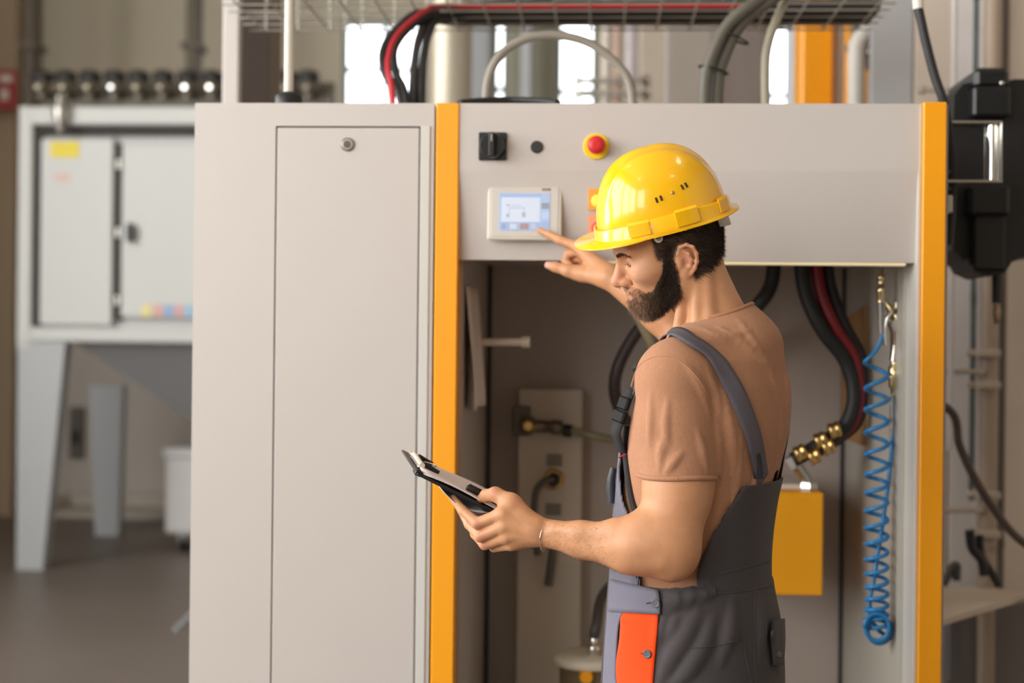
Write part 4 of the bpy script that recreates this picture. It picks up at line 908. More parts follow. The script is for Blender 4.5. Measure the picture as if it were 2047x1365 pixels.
# joints
SHL = P(1347, 762, -.60); ELL_ = P(1346, 1102, -.645); WRL = P(1078, 1063, -.59)
SHR = P(1478, 730, -.27); ELR = P(1408, 722, -.19); WRR = P(1222, 556, -.12)
NECKB = P(1440, 690, YS)
# ---- head frame
HYAW, HPIT, HROL, HS = math.radians(-6), math.radians(18), math.radians(-13), .96
hf = V(-math.cos(HYAW), math.sin(HYAW), 0); hl = V(-math.sin(HYAW), -math.cos(HYAW), 0); hu = V(0, 0, 1)
hf, hu = hf * math.cos(HPIT) - hu * math.sin(HPIT), hu * math.cos(HPIT) + hf * math.sin(HPIT)
hl, hu = hl * math.cos(HROL) + hu * math.sin(HROL), hu * math.cos(HROL) - hl * math.sin(HROL)
HO = P(1360, 528, -.525) - hl * (.072 * HS)
def HP(x, y, z): return HO + (hf * x + hl * y + hu * z) * HS
HR = [list(hf), list(hl), list(hu)]
HOn = np.array(HO); HRn = np.array(HR)
def to_head(v): return ((v - HOn) @ HRn.T) / HS
def hell(f, c, r, k=.01, mode='u'): f.ell(HP(*c), [q * HS for q in r], k * HS, HR, mode)
def hcone(f, a, b, ra, rb, k=.01, mode='u', **kw): f.cone(HP(*a), HP(*b), ra * HS, rb * HS, k * HS, mode, **kw)
body = Field()
# trunk core and shoulders under the shirt
BIN = .007
body.fn(loft(ROWS, BIN, P(1440, 672, YS).z, P(1400, 1240, YS).z, TH, math.radians(20)), P(1410, 950, YS), .42, 'u', .001)
body.cone(NECKB + V(0, 0, .01), SHL + V(.01, .02, .015), .05, .045, .04); body.cone(NECKB + V(0, 0, .01), SHR + V(0, 0, .0), .05, .045, .04)
body.ell(SHL, (.056, .053, .062), .03); body.ell(SHR, (.055, .055, .06), .03)
# neck
nk0 = HP(-.022, 0, -.005); nk1 = P(1436, 668, YS + .0)
body.cone(nk0, nk1, .052 * HS, .062, .03)
body.cone(HP(-.045, 0, .0), P(1448, 672, YS), .037, .042, .03)                    # nape muscles
body.cone(HP(-.035, .054, -.005), P(1392, 668, YS - .062), .012, .011, .014)
body.cone(HP(-.052, .050, -.005), P(1420, 668, YS - .066), .010, .010, .014)         # neck tendons, near side
body.cone(HP(-.012, .055, -.018), P(1352, 676, YS - .045), .009, .010, .014)
# left arm
body.cone(SHL, P(1352, 900, -.62), .054, .054, .02); body.cone(P(1352, 900, -.62), ELL_ + V(.0, 0, .02), .053, .041, .025)
body.ell(P(1340, 990, -.63), (.045, .045, .075), .03); body.ell(P(1372, 965, -.625), (.042, .045, .085), .03)
body.cone(ELL_ + V(-.004, 0, .0), P(1268, 1094, -.645), .042, .040, .04); body.ell(ELL_ + V(-.003, .0, -.018), (.027, .028, .026), .035)
body.ell(P(1300, 1075, -.65), (.05, .040, .040), .04)
body.cone(P(1268, 1094, -.645), P(1165, 1079, -.615), .0395, .0295, .03)
body.cone(P(1165, 1079, -.615), WRL, .0285, .0245, .02, n=(0, 1, 0), sq=.88)
# left hand, gripping the clipboard from its near edge
MC = {'i': P(1003, 1028, -.602), 'm': P(1006, 1052, -.603), 'r': P(1012, 1073, -.598), 'p': P(1022, 1089, -.588)}
for k_, q_, r0, r1 in (('i', 0, .019, .0125), ('m', 0, .02, .0125), ('r', 0, .02, .012), ('p', 0, .018, .0105)):
    body.cone(WRL + (MC[k_] - WRL) * .15, MC[k_], r0, r1, .012)
    body.cone(WRL + (MC[k_] - WRL) * .2 + V(0, .016, 0), MC[k_] + V(.01, .014, 0), .017, .010, .014)
def finger(f, pts, rs, k=.004):
    for i in range(len(pts) - 1): f.cone(pts[i], pts[i + 1], rs[i], rs[i + 1], k)
finger(body, [MC['i'], P(954, 1046, -.592), P(925, 1021, -.572), P(906, 996, -.560)], [.0118, .0102, .0088, .0072])
finger(body, [MC['m'], P(960, 1072, -.588), P(938, 1048, -.562), P(925, 1026, -.540)], [.0118, .0102, .009, .0075])
finger(body, [MC['r'], P(969, 1088, -.575), P(950, 1068, -.545), P(940, 1048, -.522)], [.0112, .0098, .0085, .0072])
finger(body, [MC['p'], P(988, 1094, -.562), P(972, 1082, -.535), P(964, 1066, -.515)], [.0098, .0085, .0075, .0064])
body.cone(WRL + V(-.012, -.004, .012), P(1022, 1004, -.588), .0185, .0165, .014)
finger(body, [P(1024, 1006, -.588), P(990, 988, -.578), P(972, 991, -.560), P(962, 997, -.545)], [.0165, .0128, .0112, .0088], .006)
body.cone(P(1018, 1010, -.59), P(1004, 1030, -.595), .0125, .011, .014)           # web between thumb and index
for pts_ in ([(1290, 1052), (1230, 1060), (1160, 1062), (1110, 1056)], [(1320, 1120), (1250, 1118), (1180, 1100)]):
    body.line([Vector(q) for q in [P(u, v, -.672 + .0003 * (1300 - u)) for u, v in pts_]], [.012, .016, .011, .006][:len(pts_)], .016)
for k_ in 'imr':
    a_, b_ = WRL + (MC[k_] - WRL) * .35, MC[k_]; body.cone(a_ + V(0, -.0135, 0), b_ + V(.004, -.0075, 0), .0032, .0045, .006)
# right arm reaching to the screen
body.cone(SHR, ELR, .052, .044, .02); body.cone(ELR, P(1318, 630, -.16), .042, .034, .03); body.cone(P(1318, 630, -.16), WRR, .034, .025, .02)
TIP = Vector(P(1079, 461, -.0135))
RM = {'i': P(1152, 492, -.055), 'm': P(1160, 502, -.035), 'r': P(1166, 514, -.02), 'p': P(1172, 528, -.012)}
for k_ in 'imrp': body.cone(WRR + (RM[k_] - WRR) * .15, RM[k_], .019, .0115, .014)
body.cone(WRR + V(-.01, 0, 0), P(1150, 545, -.075), .02, .015, .014)
finger(body, [RM['i'], P(1121, 481, -.042), P(1098, 469, -.022), TIP], [.0115, .0098, .0085, .0068])
finger(body, [RM['m'], P(1136, 507, -.012), P(1130, 522, -.012), P(1140, 530, -.026)], [.0112, .0098, .0088, .0078])
finger(body, [RM['r'], P(1146, 520, .0), P(1142, 534, -.004), P(1150, 540, -.018)], [.011, .0095, .0085, .0075])
finger(body, [RM['p'], P(1156, 534, .0), P(1152, 544, -.006), P(1158, 548, -.018)], [.0098, .0085, .0075, .0068])
finger(body, [P(1165, 548, -.085), P(1135, 541, -.078), P(1112, 534, -.068), P(1096, 530, -.06)], [.017, .0125, .0105, .0085], .008)
# ---- head
hell(body, (-.010, 0, .050), (.100, .077, .082), .02)
hell(body, (.040, 0, .052), (.056, .062, .058), .03)
hell(body, (.042, 0, -.015), (.050, .058, .070), .03)
hell(body, (-.02, 0, .0), (.07, .062, .05), .03)
for s in (1, -1):
    hell(body, (.058, .046 * s, .004), (.030, .022, .021), .025)
    hcone(body, (.008, .050 * s, -.045), (.072, .016 * s, -.070), .017, .017, .025)
    hcone(body, (.008, .052 * s, -.045), (-.005, .058 * s, .0), .016, .016, .025)
    hcone(body, (.0905, .010 * s, .043), (.076, .044 * s, .044), .0105, .010, .016)
hell(body, (.073, 0, -.071), (.021, .026, .019), .02)
hell(body, (.068, 0, -.038), (.031, .032, .028), .02)
for s in (1, -1): hell(body, (.1005, .031 * s, .026), (.017, .016, .0125), .012, 's')
hcone(body, (.0895, 0, .036), (.1105, 0, -.008), .0090, .0112, .010)
hell(body, (.1130, 0, -.0125), (.0122, .0120, .0112), .010)
for s in (1, -1):
    hell(body, (.0990, .0140 * s, -.0165), (.0125, .0078, .0092), .007)
    hell(body, (.1040, .0078 * s, -.0255), (.0055, .0036, .0045), .003, 's')
    hell(body, (.0745, .031 * s, .0245), (.0138, .0155, .0128), .005)            # closed lid over the eyeball
for s in (1, -1):                                    # lash line and lid crease
    for pts_, r_ in (([(.0845, .018, .0195), (.0885, .025, .0172), (.0890, .032, .0165), (.0860, .040, .0175), (.0800, .046, .0200)], .0013), ([(.0850, .018, .0315), (.0880, .026, .0335), (.0870, .036, .0335), (.0810, .045, .0305)], .0014)):
        for i_ in range(len(pts_) - 1): body.cone(HP(pts_[i_][0], pts_[i_][1] * s, pts_[i_][2]), HP(pts_[i_ + 1][0], pts_[i_ + 1][1] * s, pts_[i_ + 1][2]), r_, r_, .003, 's')
    for pts_ in ([(.0935, .0215, -.008), (.0880, .0225, -.017), (.0890, .0195, -.0255)],):
        for i_ in range(len(pts_) - 1): body.cone(HP(pts_[i_][0], pts_[i_][1] * s, pts_[i_][2]), HP(pts_[i_ + 1][0], pts_[i_ + 1][1] * s, pts_[i_ + 1][2]), .0018, .0018, .005, 's')
hell(body, (.0935, 0, -.0365), (.0105, .022, .0062), .006)
hell(body, (.0915, 0, -.0485), (.0100, .020, .0072), .005)
# ears
noear = Field(); noear.ops = list(body.ops)
for s in (1, -1):
    eb = lambda u, v, o: (u - .002, s * (.0705 + o + max(0, -u) * .42), v)
    E = [Vector(HP(*eb(*q))) for q in ((.004, .004, .004), (.003, .020, .005), (-.004, .032, .006), (-.016, .035, .007), (-.026, .028, .007), (-.0295, .014, .006), (-.027, -.002, .005), (-.020, -.014, .004), (-.012, -.023, .004))]
    for i in range(len(E) - 1): body.cone(E[i], E[i + 1], .0036 * HS, .0036 * HS, .003)
    nE = (HP(*eb(-.02, 0, .02)) - HP(*eb(-.02, 0, 0))).normalized()
    ax2 = (Vector(HP(*eb(-.03, 0, 0))) - Vector(HP(*eb(0, 0, 0)))).normalized(); ax3 = ax2.cross(nE)
    body.ell(HP(*eb(-.0125, .008, -.0005)), (.0160 * HS, .0044, .0280 * HS), .004, [list(ax2), list(nE), list(hu)])
    E2 = [Vector(HP(*eb(*q))) for q in ((-.008, .024, .004), (-.0165, .016, .0055), (-.0185, .003, .0055), (-.0135, -.0085, .0045), (-.006, -.011, .004))]
    for i in range(len(E2) - 1): body.cone(E2[i], E2[i + 1], .0034 * HS, .0034 * HS, .0035)
    body.ell(HP(*eb(-.0065, -.019, .003)), (.0085 * HS, .0045, .010 * HS), .005, [list(ax2), list(nE), list(hu)])
    body.ell(HP(*eb(.0025, -.001, .005)), (.0045, .004, .006), .003)
    body.ell(HP(*eb(-.0065, .0035, .0065)), (.0068 * HS, .0068, .0085 * HS), .003, None, 's')
    body.cone(HP(-.004, s * .066, .004), HP(*eb(-.013, .006, -.004)), .012, .008, .008)
# ---- colours of the skin
LIN = lambda h: np.array(srgb(h))
SK, SKR, SKL, HAIRC, BEARDC, LIPC = LIN('c8916a'), LIN('c07f66'), LIN('d8a68c'), LIN('33241c'), LIN('5b4030'), LIN('b87a6c')
def sm(a, b, x): t = np.clip((x - a) / (b - a), 0, 1); return t * t * (3 - 2 * t)
def blob(h, c, r): return np.exp(-(((h - np.array(c)) / np.array(r)) ** 2).sum(1))
def hairline(h):
    """1 where scalp hair grows (head coordinates)"""
    x, y, z = h.T; ay = np.abs(y)
    top = sm(.058, .066, z - .25 * np.maximum(x - .03, 0)) * sm(.085, .070, x)
    side = sm(.046, .036, x) * sm(.012, .024, z + .0 * x) * sm(.0, .02, z + 1.1 * (x + .01) + .02)
    back = sm(-.012, -.022, x + .0) * sm(-.035 - .0, -.022, z + .35 * (x + .05))
    return np.clip(np.maximum(np.maximum(top, side), back), 0, 1)
def beardzone(h):
    x, y, z = h.T; ay = np.abs(y)
    # upper boundary: sideburn in front of the ear, diagonal over the cheek, up to the moustache
    ub = np.interp(x, [-.01, .012, .022, .036, .048, .060, .072, .082, .090, .12], [.03, .045, .045, -.006, -.022, -.038, -.040, -.031, -.026, -.024])
    m = sm(.004, -.004, z - ub) * sm(.006, .016, x + .10 * (z + .02) * (z < -.02)) * sm(-.105, -.095, z)
    lips = sm(.9, 1.1, ((x - .098) / .014) ** 2 + ((z + .0425) / .0105) ** 2 + (ay / .022) ** 2)
    under = sm(-.004, .012, x + 1.15 * (z + .045) * (z < -.045))
    return np.clip(m * lips * under, 0, 1)
def skin_col(v):
    h = to_head(v); c = np.tile(SK, (len(v), 1))
    inhead = (np.linalg.norm(h - np.array([.02, 0, .02]), axis=1) < .16)
    def mixin(c, col, w): return c + (col - c) * w[:, None]
    nose = blob(h, (.112, 0, -.008), (.016, .02, .014)) * .75; c = mixin(c, SKR, nose)
    for s in (1, -1):
        c = mixin(c, SKL, blob(h, (.075, .045 * s, -.002), (.025, .03, .02)) * .7)
        c = mixin(c, SKR, blob(h, (-.014, .082 * s, .006), (.018, .016, .03)) * .6)
        c = mixin(c, SKR * .9, blob(h, (.083, .031 * s, .020), (.010, .018, .006)) * .5)
    c = mixin(c, LIPC, blob(h, (.1, 0, -.043), (.012, .02, .009)) * .9 * inhead)
    hm = hairline(h) * inhead * (noear(v) < .0022); c = mixin(c, HAIRC, hm * .93)
    bm = beardzone(h) * inhead * np.interp(h[:, 0], [.03, .07, .09], [.9, .55, .25]); c = mixin(c, BEARDC * .8, bm)
    for kn in (P(952, 1046, -.602), P(959, 1073, -.6), P(968, 1089, -.585), P(985, 980, -.59)): c = mixin(c, SKR, np.exp(-(np.linalg.norm(v - np.array(kn), axis=1) / .011) ** 2) * .7)
    nail = np.exp(-(np.linalg.norm(v - np.array(P(1091, 529, -.068)), axis=1) / .007) ** 2); c = mixin(c, LIN('dba29c'), np.clip(nail * 1.2, 0, .9))
    return c
PORG = V(P(1390, 1200, YS).x, YS, 0)
lo_ = np.array([P(890, 700, -.60).x - .02, -.74, 1.0]); hi_ = np.array([P(1600, 700, -.3).x + .05, .06, P(1400, 330, -.5).z + .03])
v_, q_ = surface_net(body, lo_, hi_, .0019); v_ = relax(v_, q_, 2, .45)
person = np_mesh('person', v_, q_, SKIN, None, PORG, True, skin_col(v_)); person.location = PORG; BV = v_
tag(person, 'bearded worker in brown T-shirt and grey overalls pressing the touch screen', 'person')
# ---- hair, beard, brows, lashes, arm hair
H_all = to_head(BV); inh = np.linalg.norm(H_all - np.array([.02, 0, .02]), axis=1) < .16
BN = None
def pick(w, n, seed):
    rng = np.random.default_rng(seed); idx = np.nonzero(w > .02)[0]; p = w[idx] / w[idx].sum(); return idx[rng.choice(len(idx), n, p=p)]
def shade(n, c0, c1, seed, pw=1.5): r = np.random.default_rng(seed).random(n) ** pw; return c0 + (c1 - c0) * r[:, None]
def hdir(x, y, z): return np.array(hf * x + hl * y + hu * z)
earz = (noear(BV) > .0015) | (np.linalg.norm((H_all - np.array([-.010, 0, .008])) / np.array([.016, 9, .024]), axis=1) < 1); idx = pick(hairline(H_all) * inh * (H_all[:, 2] < .085) * ~earz, 11000, 3); g = body.grad(BV[idx])
rng = np.random.default_rng(5)
dr = g * .32 + hdir(-.75, 0, -.62) + rng.normal(size=g.shape) * .10; dr = dr - g * (dr * g).sum(1, keepdims=True) * .75
strands('hair', BV[idx] - g * .0002, dr, rng.uniform(.007, .015, len(idx)) * np.where((H_all[idx, 0] > -.035) & (H_all[idx, 2] < .06), .7, 1), .0004, HAIRM, person, PORG, 4, .25, seed=6, colors=shade(len(idx), LIN('1d1512'), LIN('4a3527'), 8))
bz = beardzone(H_all) * inh; bz = bz * np.interp(H_all[:, 0], [.03, .062, .086], [1, .45, .13]); idx = pick(bz, 13000, 11); g = body.grad(BV[idx]); hh = H_all[idx]
dr = g * .62 + hdir(.10, 0, -.75) + rng.normal(size=g.shape) * .22
ln = np.interp(hh[:, 2], [-.1, -.06, -.03, .03], [.016, .014, .009, .006]) * rng.uniform(.65, 1.15, len(idx)); ln = np.where((hh[:, 0] > .085) & (hh[:, 2] > -.040), .006, ln)
fr = sm(.04, .09, hh[:, 0])[:, None]
strands('beard', BV[idx] - g * .001, dr, ln, .00042, HAIRM, person, PORG, 4, .45, seed=12, colors=shade(len(idx), LIN('1f1612'), LIN('4d382b'), 14) * (1 - fr) + shade(len(idx), LIN('523b2c'), LIN('a8866a'), 15) * fr)
for s, nm in ((1, 'eyebrow'), (-1, 'eyebrow')):
    x_, y_, z_ = H_all.T; t = np.clip((y_ * s - .008) / .040, 0, 1); zc_ = .0365 + .008 * np.sin(np.pi * np.clip(t, 0, 1) * .8) - .003 * t
    w = np.exp(-((z_ - zc_) / (.0036 - .0014 * t)) ** 2) * (y_ * s > .007) * (y_ * s < .052) * (x_ > .05) * inh; w[w < .3] = 0
    idx = pick(w, 520, 20 + s); g = body.grad(BV[idx])
    strands(nm, BV[idx] - g * .0005, g * .35 + hdir(-.35, .8 * s, .15) + rng.normal(size=g.shape) * .15, rng.uniform(.004, .007, len(idx)), .0003, HAIRM, person, PORG, 3, .2, seed=22, colors=shade(len(idx), LIN('3a291f'), LIN('6d4f3b'), 23))
    w = np.exp(-((z_ - (.0180 + .9 * (y_ * s - .031) ** 2 * 10)) / .0016) ** 2) * (np.abs(y_ * s - .031) < .0145) * (x_ > .07) * inh; w[w < .25] = 0
    idx = pick(w, 90, 30 + s); g = body.grad(BV[idx])
    strands('eyelash', BV[idx] - g * .0005, g * .8 + hdir(.5, .2 * s, -.5) + rng.normal(size=g.shape) * .1, rng.uniform(.003, .0055, len(idx)), .00022, HAIRM, person, PORG, 3, .2, (0, 0, .3), seed=32, colors=shade(len(idx), LIN('2a1d16'), LIN('4a3527'), 33))
WRn, ELn = np.array(WRL), np.array(ELL_); axn = (ELn - WRn) / np.linalg.norm(ELn - WRn); tt = (BV - WRn) @ axn / np.linalg.norm(ELn - WRn)
dist = np.linalg.norm(BV - WRn - ((BV - WRn) @ axn)[:, None] * axn, axis=1); w = ((tt > -.12) & (tt < .8) & (dist < .06)) * np.interp(tt, [-.15, .05, .5, .8], [.15, 1, .8, .05])
idx = pick(w, 2200, 41); g = body.grad(BV[idx])
strands('arm_hair', BV[idx] - g * .0005, g * .45 - axn * .5 + np.array([0, 0, -.5]) + rng.normal(size=g.shape) * .3, rng.uniform(.004, .010, len(idx)), .00011, HAIRM, person, PORG, 3, .5, seed=42, colors=shade(len(idx), LIN('5a3d2a'), LIN('9a7250'), 43))
# ------------------------------------------------------------------ clothes
shirt = Field()
shirt.fn(loft(ROWS, 0, P(1440, 668, YS).z, P(1400, 1230, YS).z, TH, math.radians(20)), P(1410, 950, YS), .43, 'u', .001)
shirt.cone(NECKB + V(0, 0, .012), SHL + V(.01, .02, .018), .056, .052, .045); shirt.cone(NECKB + V(0, 0, .012), SHR + V(0, 0, .004), .056, .052, .045)
shirt.ell(SHL, (.064, .061, .070), .03); shirt.ell(SHR, (.062, .062, .068), .03)
shirt.cone(P(1452, 640, YS), P(1490, 700, YS), .052, .058, .035)
shirt.ell(P(1472, 690, YS), (.076, .11, .058), .04)
shirt.ell(P(1366, 930, -.622), (.052, .054, .10), .02)
HEM = P(1351, 952, -.62)
shirt.cone(SHL, P(1347, 850, -.61), .062, .0625, .02); shirt.cone(P(1347, 850, -.61), P(1350, 965, -.622), .0625, .0635, .02)
shirt.cone(SHR, SHR + (ELR - SHR) * .75, .06, .058, .02)
# folds
def fold(f, base, uv, r, k, dep=.35, n=4, y=None):
    sp = [(p.x, p.y) for p in spline([Vector((*q, 0)) for q in uv], n)]; pts = hit(base, sp); N = len(pts)
    nn = base.grad(pts)
    for i in range(N - 1):
        a, b = pts[i] - nn[i] * r * dep, pts[i + 1] - nn[i + 1] * r * dep; e0 = math.sin(math.pi * min(max(i / (N - 1), .12), .88)); e1 = math.sin(math.pi * min(max((i + 1) / (N - 1), .12), .88))
        f.cone(a, b, r * e0, r * e1, k)
sbase = Field(); sbase.ops = list(shirt.ops)
for uv, r in (([(1478, 640), (1510, 690), (1545, 760), (1560, 840)], .006), ([(1440, 655), (1490, 690), (1530, 730)], .005), ([(1400, 655), (1450, 672), (1500, 660)], .004),
              ([(1560, 800), (1560, 870), (1548, 930)], .006), ([(1570, 730), (1572, 800), (1565, 860)], .004), ([(1445, 780), (1462, 860), (1468, 930), (1455, 1010)], .006), ([(1432, 830), (1438, 900), (1436, 980)], .0055),
              ([(1480, 880), (1475, 960), (1450, 1040)], .005), ([(1330, 870), (1322, 900), (1318, 940)], .004), ([(1335, 800), (1330, 850), (1335, 890)], .0035), ([(1395, 860), (1405, 900), (1415, 940)], .004),
              ([(1300, 790), (1300, 840), (1298, 890)], .0035), ([(1370, 725), (1400, 770), (1418, 830)], .005), ([(1362, 905), (1345, 925), (1332, 945)], .0035), ([(1415, 740), (1432, 790), (1440, 830)], .005), ([(1520, 900), (1510, 960), (1490, 1010)], .005)):
    fold(shirt, sbase, uv, r * 1.15, .009, .66)
# armhole seam: slight groove
NAX = (Vector(nk1) - Vector(nk0)).normalized()
def neck_hole(p):
    c0 = np.array(P(1436, 655, YS - .0)); ax = np.array(V(.16, 0, -1).normalized()); q = p - c0; t = q @ ax; w = q - t[:, None] * ax
    fo = w @ np.array(FWDM); la = w @ np.array(LEFTM)
    return (np.sqrt((fo / 1.0) ** 2 + (la / 1.08) ** 2) - .066)
shirt.fn(neck_hole, (0, 0, 0), 10, 's', .004)
armd = A3((P(1350, 965, -.622) - P(1347, 850, -.61)).normalized())
# trunk-only field keeps the trunk where the sleeve is cut away
trunk = Field(); trunk.ops = [sbase.ops[0]]
class ShirtF:
    grad = Field.grad
    def __call__(s, p, margin=.02):
        p = np.asarray(p, dtype=F4); d = shirt(p, margin); q = p - A3(HEM); ax = np.array([.0, -.03, -1.0], F4); ax /= np.linalg.norm(ax)
        t = q @ ax; w = np.linalg.norm(q - t[:, None] * ax, axis=1); m = (t > -.01) & (w < .1)
        if m.any():
            d[m] = np.minimum(np.maximum(d[m], t[m]), trunk(p[m], margin))   # below the hem only the trunk remains
        return d
shirtF = ShirtF()
lo_s = np.array([P(1225, 900, -.45).x - .03, -.72, P(1400, 1245, YS).z - .01]); hi_s = np.array([P(1600, 700, -.2).x + .08, .0, P(1450, 560, YS).z])
vS, qS = surface_net(shirtF, lo_s, hi_s, .0026); vS = relax(vS, qS, 1, .4)
tshirt = np_mesh('t_shirt', vS, qS, SHIRTM, person, PORG); tshirt['label'] = 'brown short-sleeved T-shirt'
# rolled hem of the sleeve
ring = []
ax = V(0, -.03, -1).normalized(); _, e1, e2 = basis(ax)
angs = [2 * math.pi * k / 48 for k in range(48)]
pp = np.array([list(Vector(HEM) + e1 * math.cos(a) * .12 + e2 * math.sin(a) * .12) for a in angs], dtype=F4); dd = -np.array([list(e1 * math.cos(a) + e2 * math.sin(a)) for a in angs], dtype=F4)
slv = Field(); slv.ops = sbase.ops[7:10]
t_ = np.zeros(48, F4)
for _ in range(40): t_ += slv(pp + dd * t_[:, None] - A3(ax) * .004, .3) * .8
ring = [Vector(p) + ax * .001 * math.sin(3 * a) for p, a in zip(pp + dd * t_[:, None], angs)]; ring.append(ring[0])
MB().tube(ring, .0046, 8, caps=False).build('sleeve_hem', SHIRTM, tshirt)
# rolled neckline
c0 = P(1436, 655, YS); axn_ = V(.16, 0, -1).normalized(); nr = []
for k in range(64):
    a = 2 * math.pi * k / 64; rd_ = FWDM * math.cos(a) * .0675 + LEFTM * math.sin(a) * .0675 * 1.08; rd_ -= axn_ * rd_.dot(axn_)
    ss = np.linspace(-.12, .12, 240); pts = np.array([list(c0 + rd_ * 1.02 + axn_ * float(s)) for s in ss], dtype=F4); d = sbase(pts, .3); j = np.nonzero(d < 0)[0]
    nr.append(Vector(pts[j[0]]) if len(j) else None)
nr = [p for p in nr if p is not None]
# smooth the ring
for _ in range(3): nr = [(nr[i - 1] + nr[i] * 2 + nr[(i + 1) % len(nr)]) / 4 for i in range(len(nr))]
nr.append(nr[0]); MB().tube(nr, .0042, 8, caps=False).build('neckline_roll', SHIRTM, tshirt)
MB().tube([p + V(0, 0, -.007) + (p - c0).normalized() * .004 for p in nr], .0022, 6, caps=False).build('neckline_roll', SHIRTM, tshirt)
seam('shoulder_seam', shirtF, [(1262, 772), (1275, 735), (1300, 716), (1330, 712), (1360, 722), (1390, 750), (1412, 785), (1424, 825)], .0014, SHIRTM, tshirt, off=.0)
# ---- overalls: seat and legs
TR = [(1120, 1226, 1541, .172), (1160, 1220, 1545, .176), (1250, 1213, 1561, .184), (1340, 1207, 1567, .190), (1420, 1203, 1566, .190)]
ov = Field()
ov.fn(loft(TR, 0, P(1390, 1150, YS).z, P(1390, 1425, YS).z, math.radians(24), math.radians(20), r=.006), P(1390, 1280, YS), .30, 'u', .001)
hipc = P(1386, 1380, YS); th2 = math.radians(20); lf = V(-math.sin(th2), -math.cos(th2), 0); fw = V(-math.cos(th2), math.sin(th2), 0)
for s, st in ((1, .04), (-1, -.05)):
    hip = V(hipc.x, hipc.y, .86) + lf * (.088 * s); kn = V(hipc.x, hipc.y, .48) + lf * (.105 * s) + fw * (.03 + st); an = V(hipc.x, hipc.y, .09) + lf * (.11 * s) + fw * (st - .01)
    ov.cone(hip, kn, .105, .078, .03); ov.cone(kn, an, .078, .082, .03)
obase = Field(); obase.ops = list(ov.ops)
for uv, r, k in (([(1395, 1225), (1370, 1270), (1340, 1320), (1318, 1362)], .009, .012), ([(1425, 1240), (1405, 1290), (1375, 1340), (1350, 1364)], .007, .012), ([(1335, 1175), (1345, 1195), (1340, 1222)], .005, .005), ([(1352, 1170), (1362, 1192), (1355, 1222)], .005, .005),
                 ([(1368, 1162), (1380, 1188), (1374, 1218)], .006, .005), ([(1385, 1158), (1398, 1182), (1394, 1212)], .006, .005), ([(1402, 1158), (1412, 1180), (1410, 1205)], .005, .005), ([(1465, 1200), (1460, 1260), (1440, 1330)], .006, .012), ([(1510, 1180), (1520, 1250), (1518, 1330)], .007, .012), ([(1330, 1232), (1322, 1262), (1316, 1300)], .005, .008), ([(1352, 1236), (1345, 1258), (1330, 1290)], .005, .008)):
    fold(ov, obase, uv, r * 1.9, k, .45)
for i, u in enumerate(range(1326, 1424, 9)):           # gathered elastic at the side of the waist
    fold(ov, obase, [(u, 1226 - .28 * (u - 1326)), (u + 7 + (i % 3) * 3, 1202 - .3 * (u - 1326)), (u + 5 + (i % 2) * 5, 1176 - .22 * (u - 1326))], .0066 + .002 * (i % 3), .004, .10, 3)
# waist: elastic side dips, waistband top follows the photograph
def waist_cut(p): return p[:, 2] - P(1390, 1150, YS).z
lo_o = np.array([P(1190, 1300, YS).x - .08, -.80, .04]); hi_o = np.array([P(1585, 1300, YS).x + .08, .0, P(1390, 1110, YS).z])
vO, qO = surface_net(ov, lo_o, hi_o, .0034); vO = relax(vO, qO, 1, .4)
over = np_mesh('overalls', vO, qO, BACKM, person, PORG); over['label'] = 'charcoal work overalls with lavender-grey front panels'
# ---- back bib and front bib: cloth panels lying on the shirt
bibf = Field(); bibf.ops = [sbase.ops[0]]
class Both:
    grad = Field.grad
    def __init__(s, *f): s.f = f
    def __call__(s, p, m=.02):
        d = s.f[0](p, m)
        for g in s.f[1:]: d = np.minimum(d, g(p, m))
        return d
class Off:
    grad = Field.grad
    def __init__(s, f, o): s.f, s.o = f, o
    def __call__(s, p, m=.02): return s.f(p, m) - s.o
wear = Both(shirtF, ov)
def shell_panel(name, z0, z1, sel, off, thick, m, parent, h=.0028, base=bibf):
    """panel of cloth standing off the trunk: a slab of the offset trunk kept where sel(p) < 0"""
    class G:
        def __call__(s, p, mg=.02):
            d = base(p, mg); return np.maximum(np.maximum(np.abs(d - off) - thick, np.maximum(p[:, 2] - z1(p) if callable(z1) else p[:, 2] - z1, z0 - p[:, 2])), sel(p))
    vv, qq = surface_net(G(), lo_p, hi_p, h); vv = relax(vv, qq, 1, .4); return np_mesh(name, vv, qq, m, parent, PORG)
lo_p = np.array([P(1190, 1000, YS).x - .05, -.70, P(1390, 1190, YS).z]); hi_p = np.array([P(1600, 1000, YS).x + .05, -.2, P(1390, 880, YS).z])
def bodyframe(p):
    q = p - np.array([P(1400, 1000, YS).x, YS, 0], dtype=F4); return q @ np.array(FWDM, dtype=F4), q @ np.array(LEFTM, dtype=F4)
zq = lambda v: P(1400, v, YS).z
# the side edge of the back bib climbs from the hip to the strap point
def edge_table(uv, off):
    e = hit(bibf, [(p.x, p.y) for p in spline([Vector((*q, 0)) for q in uv], 4)], off=off); fo, la = bodyframe(e); o = np.argsort(e[:, 2]); return np.stack([e[o, 2], la[o]], 1)
BE = edge_table([(1503, 950), (1480, 985), (1450, 1030), (1422, 1080), (1405, 1115), (1396, 1150), (1400, 1185)], .009)
FE = edge_table([(1243, 893), (1241, 950), (1248, 1000), (1266, 1045), (1275, 1090), (1285, 1140), (1310, 1185)], .010)
def back_sel(p):
    fo, la = bodyframe(p); z = p[:, 2]; lim = np.interp(z, BE[:, 0], BE[:, 1]); return np.maximum(np.abs(la) - lim, fo + .0)
shell_panel('back_bib', zq(1185), zq(953), back_sel, .008, .0028, BACKM, over)
def front_sel(p):
    fo, la = bodyframe(p); z = p[:, 2]; lim = np.interp(z, FE[:, 0], FE[:, 1]); return np.maximum(np.abs(la) - lim, -fo + .0)
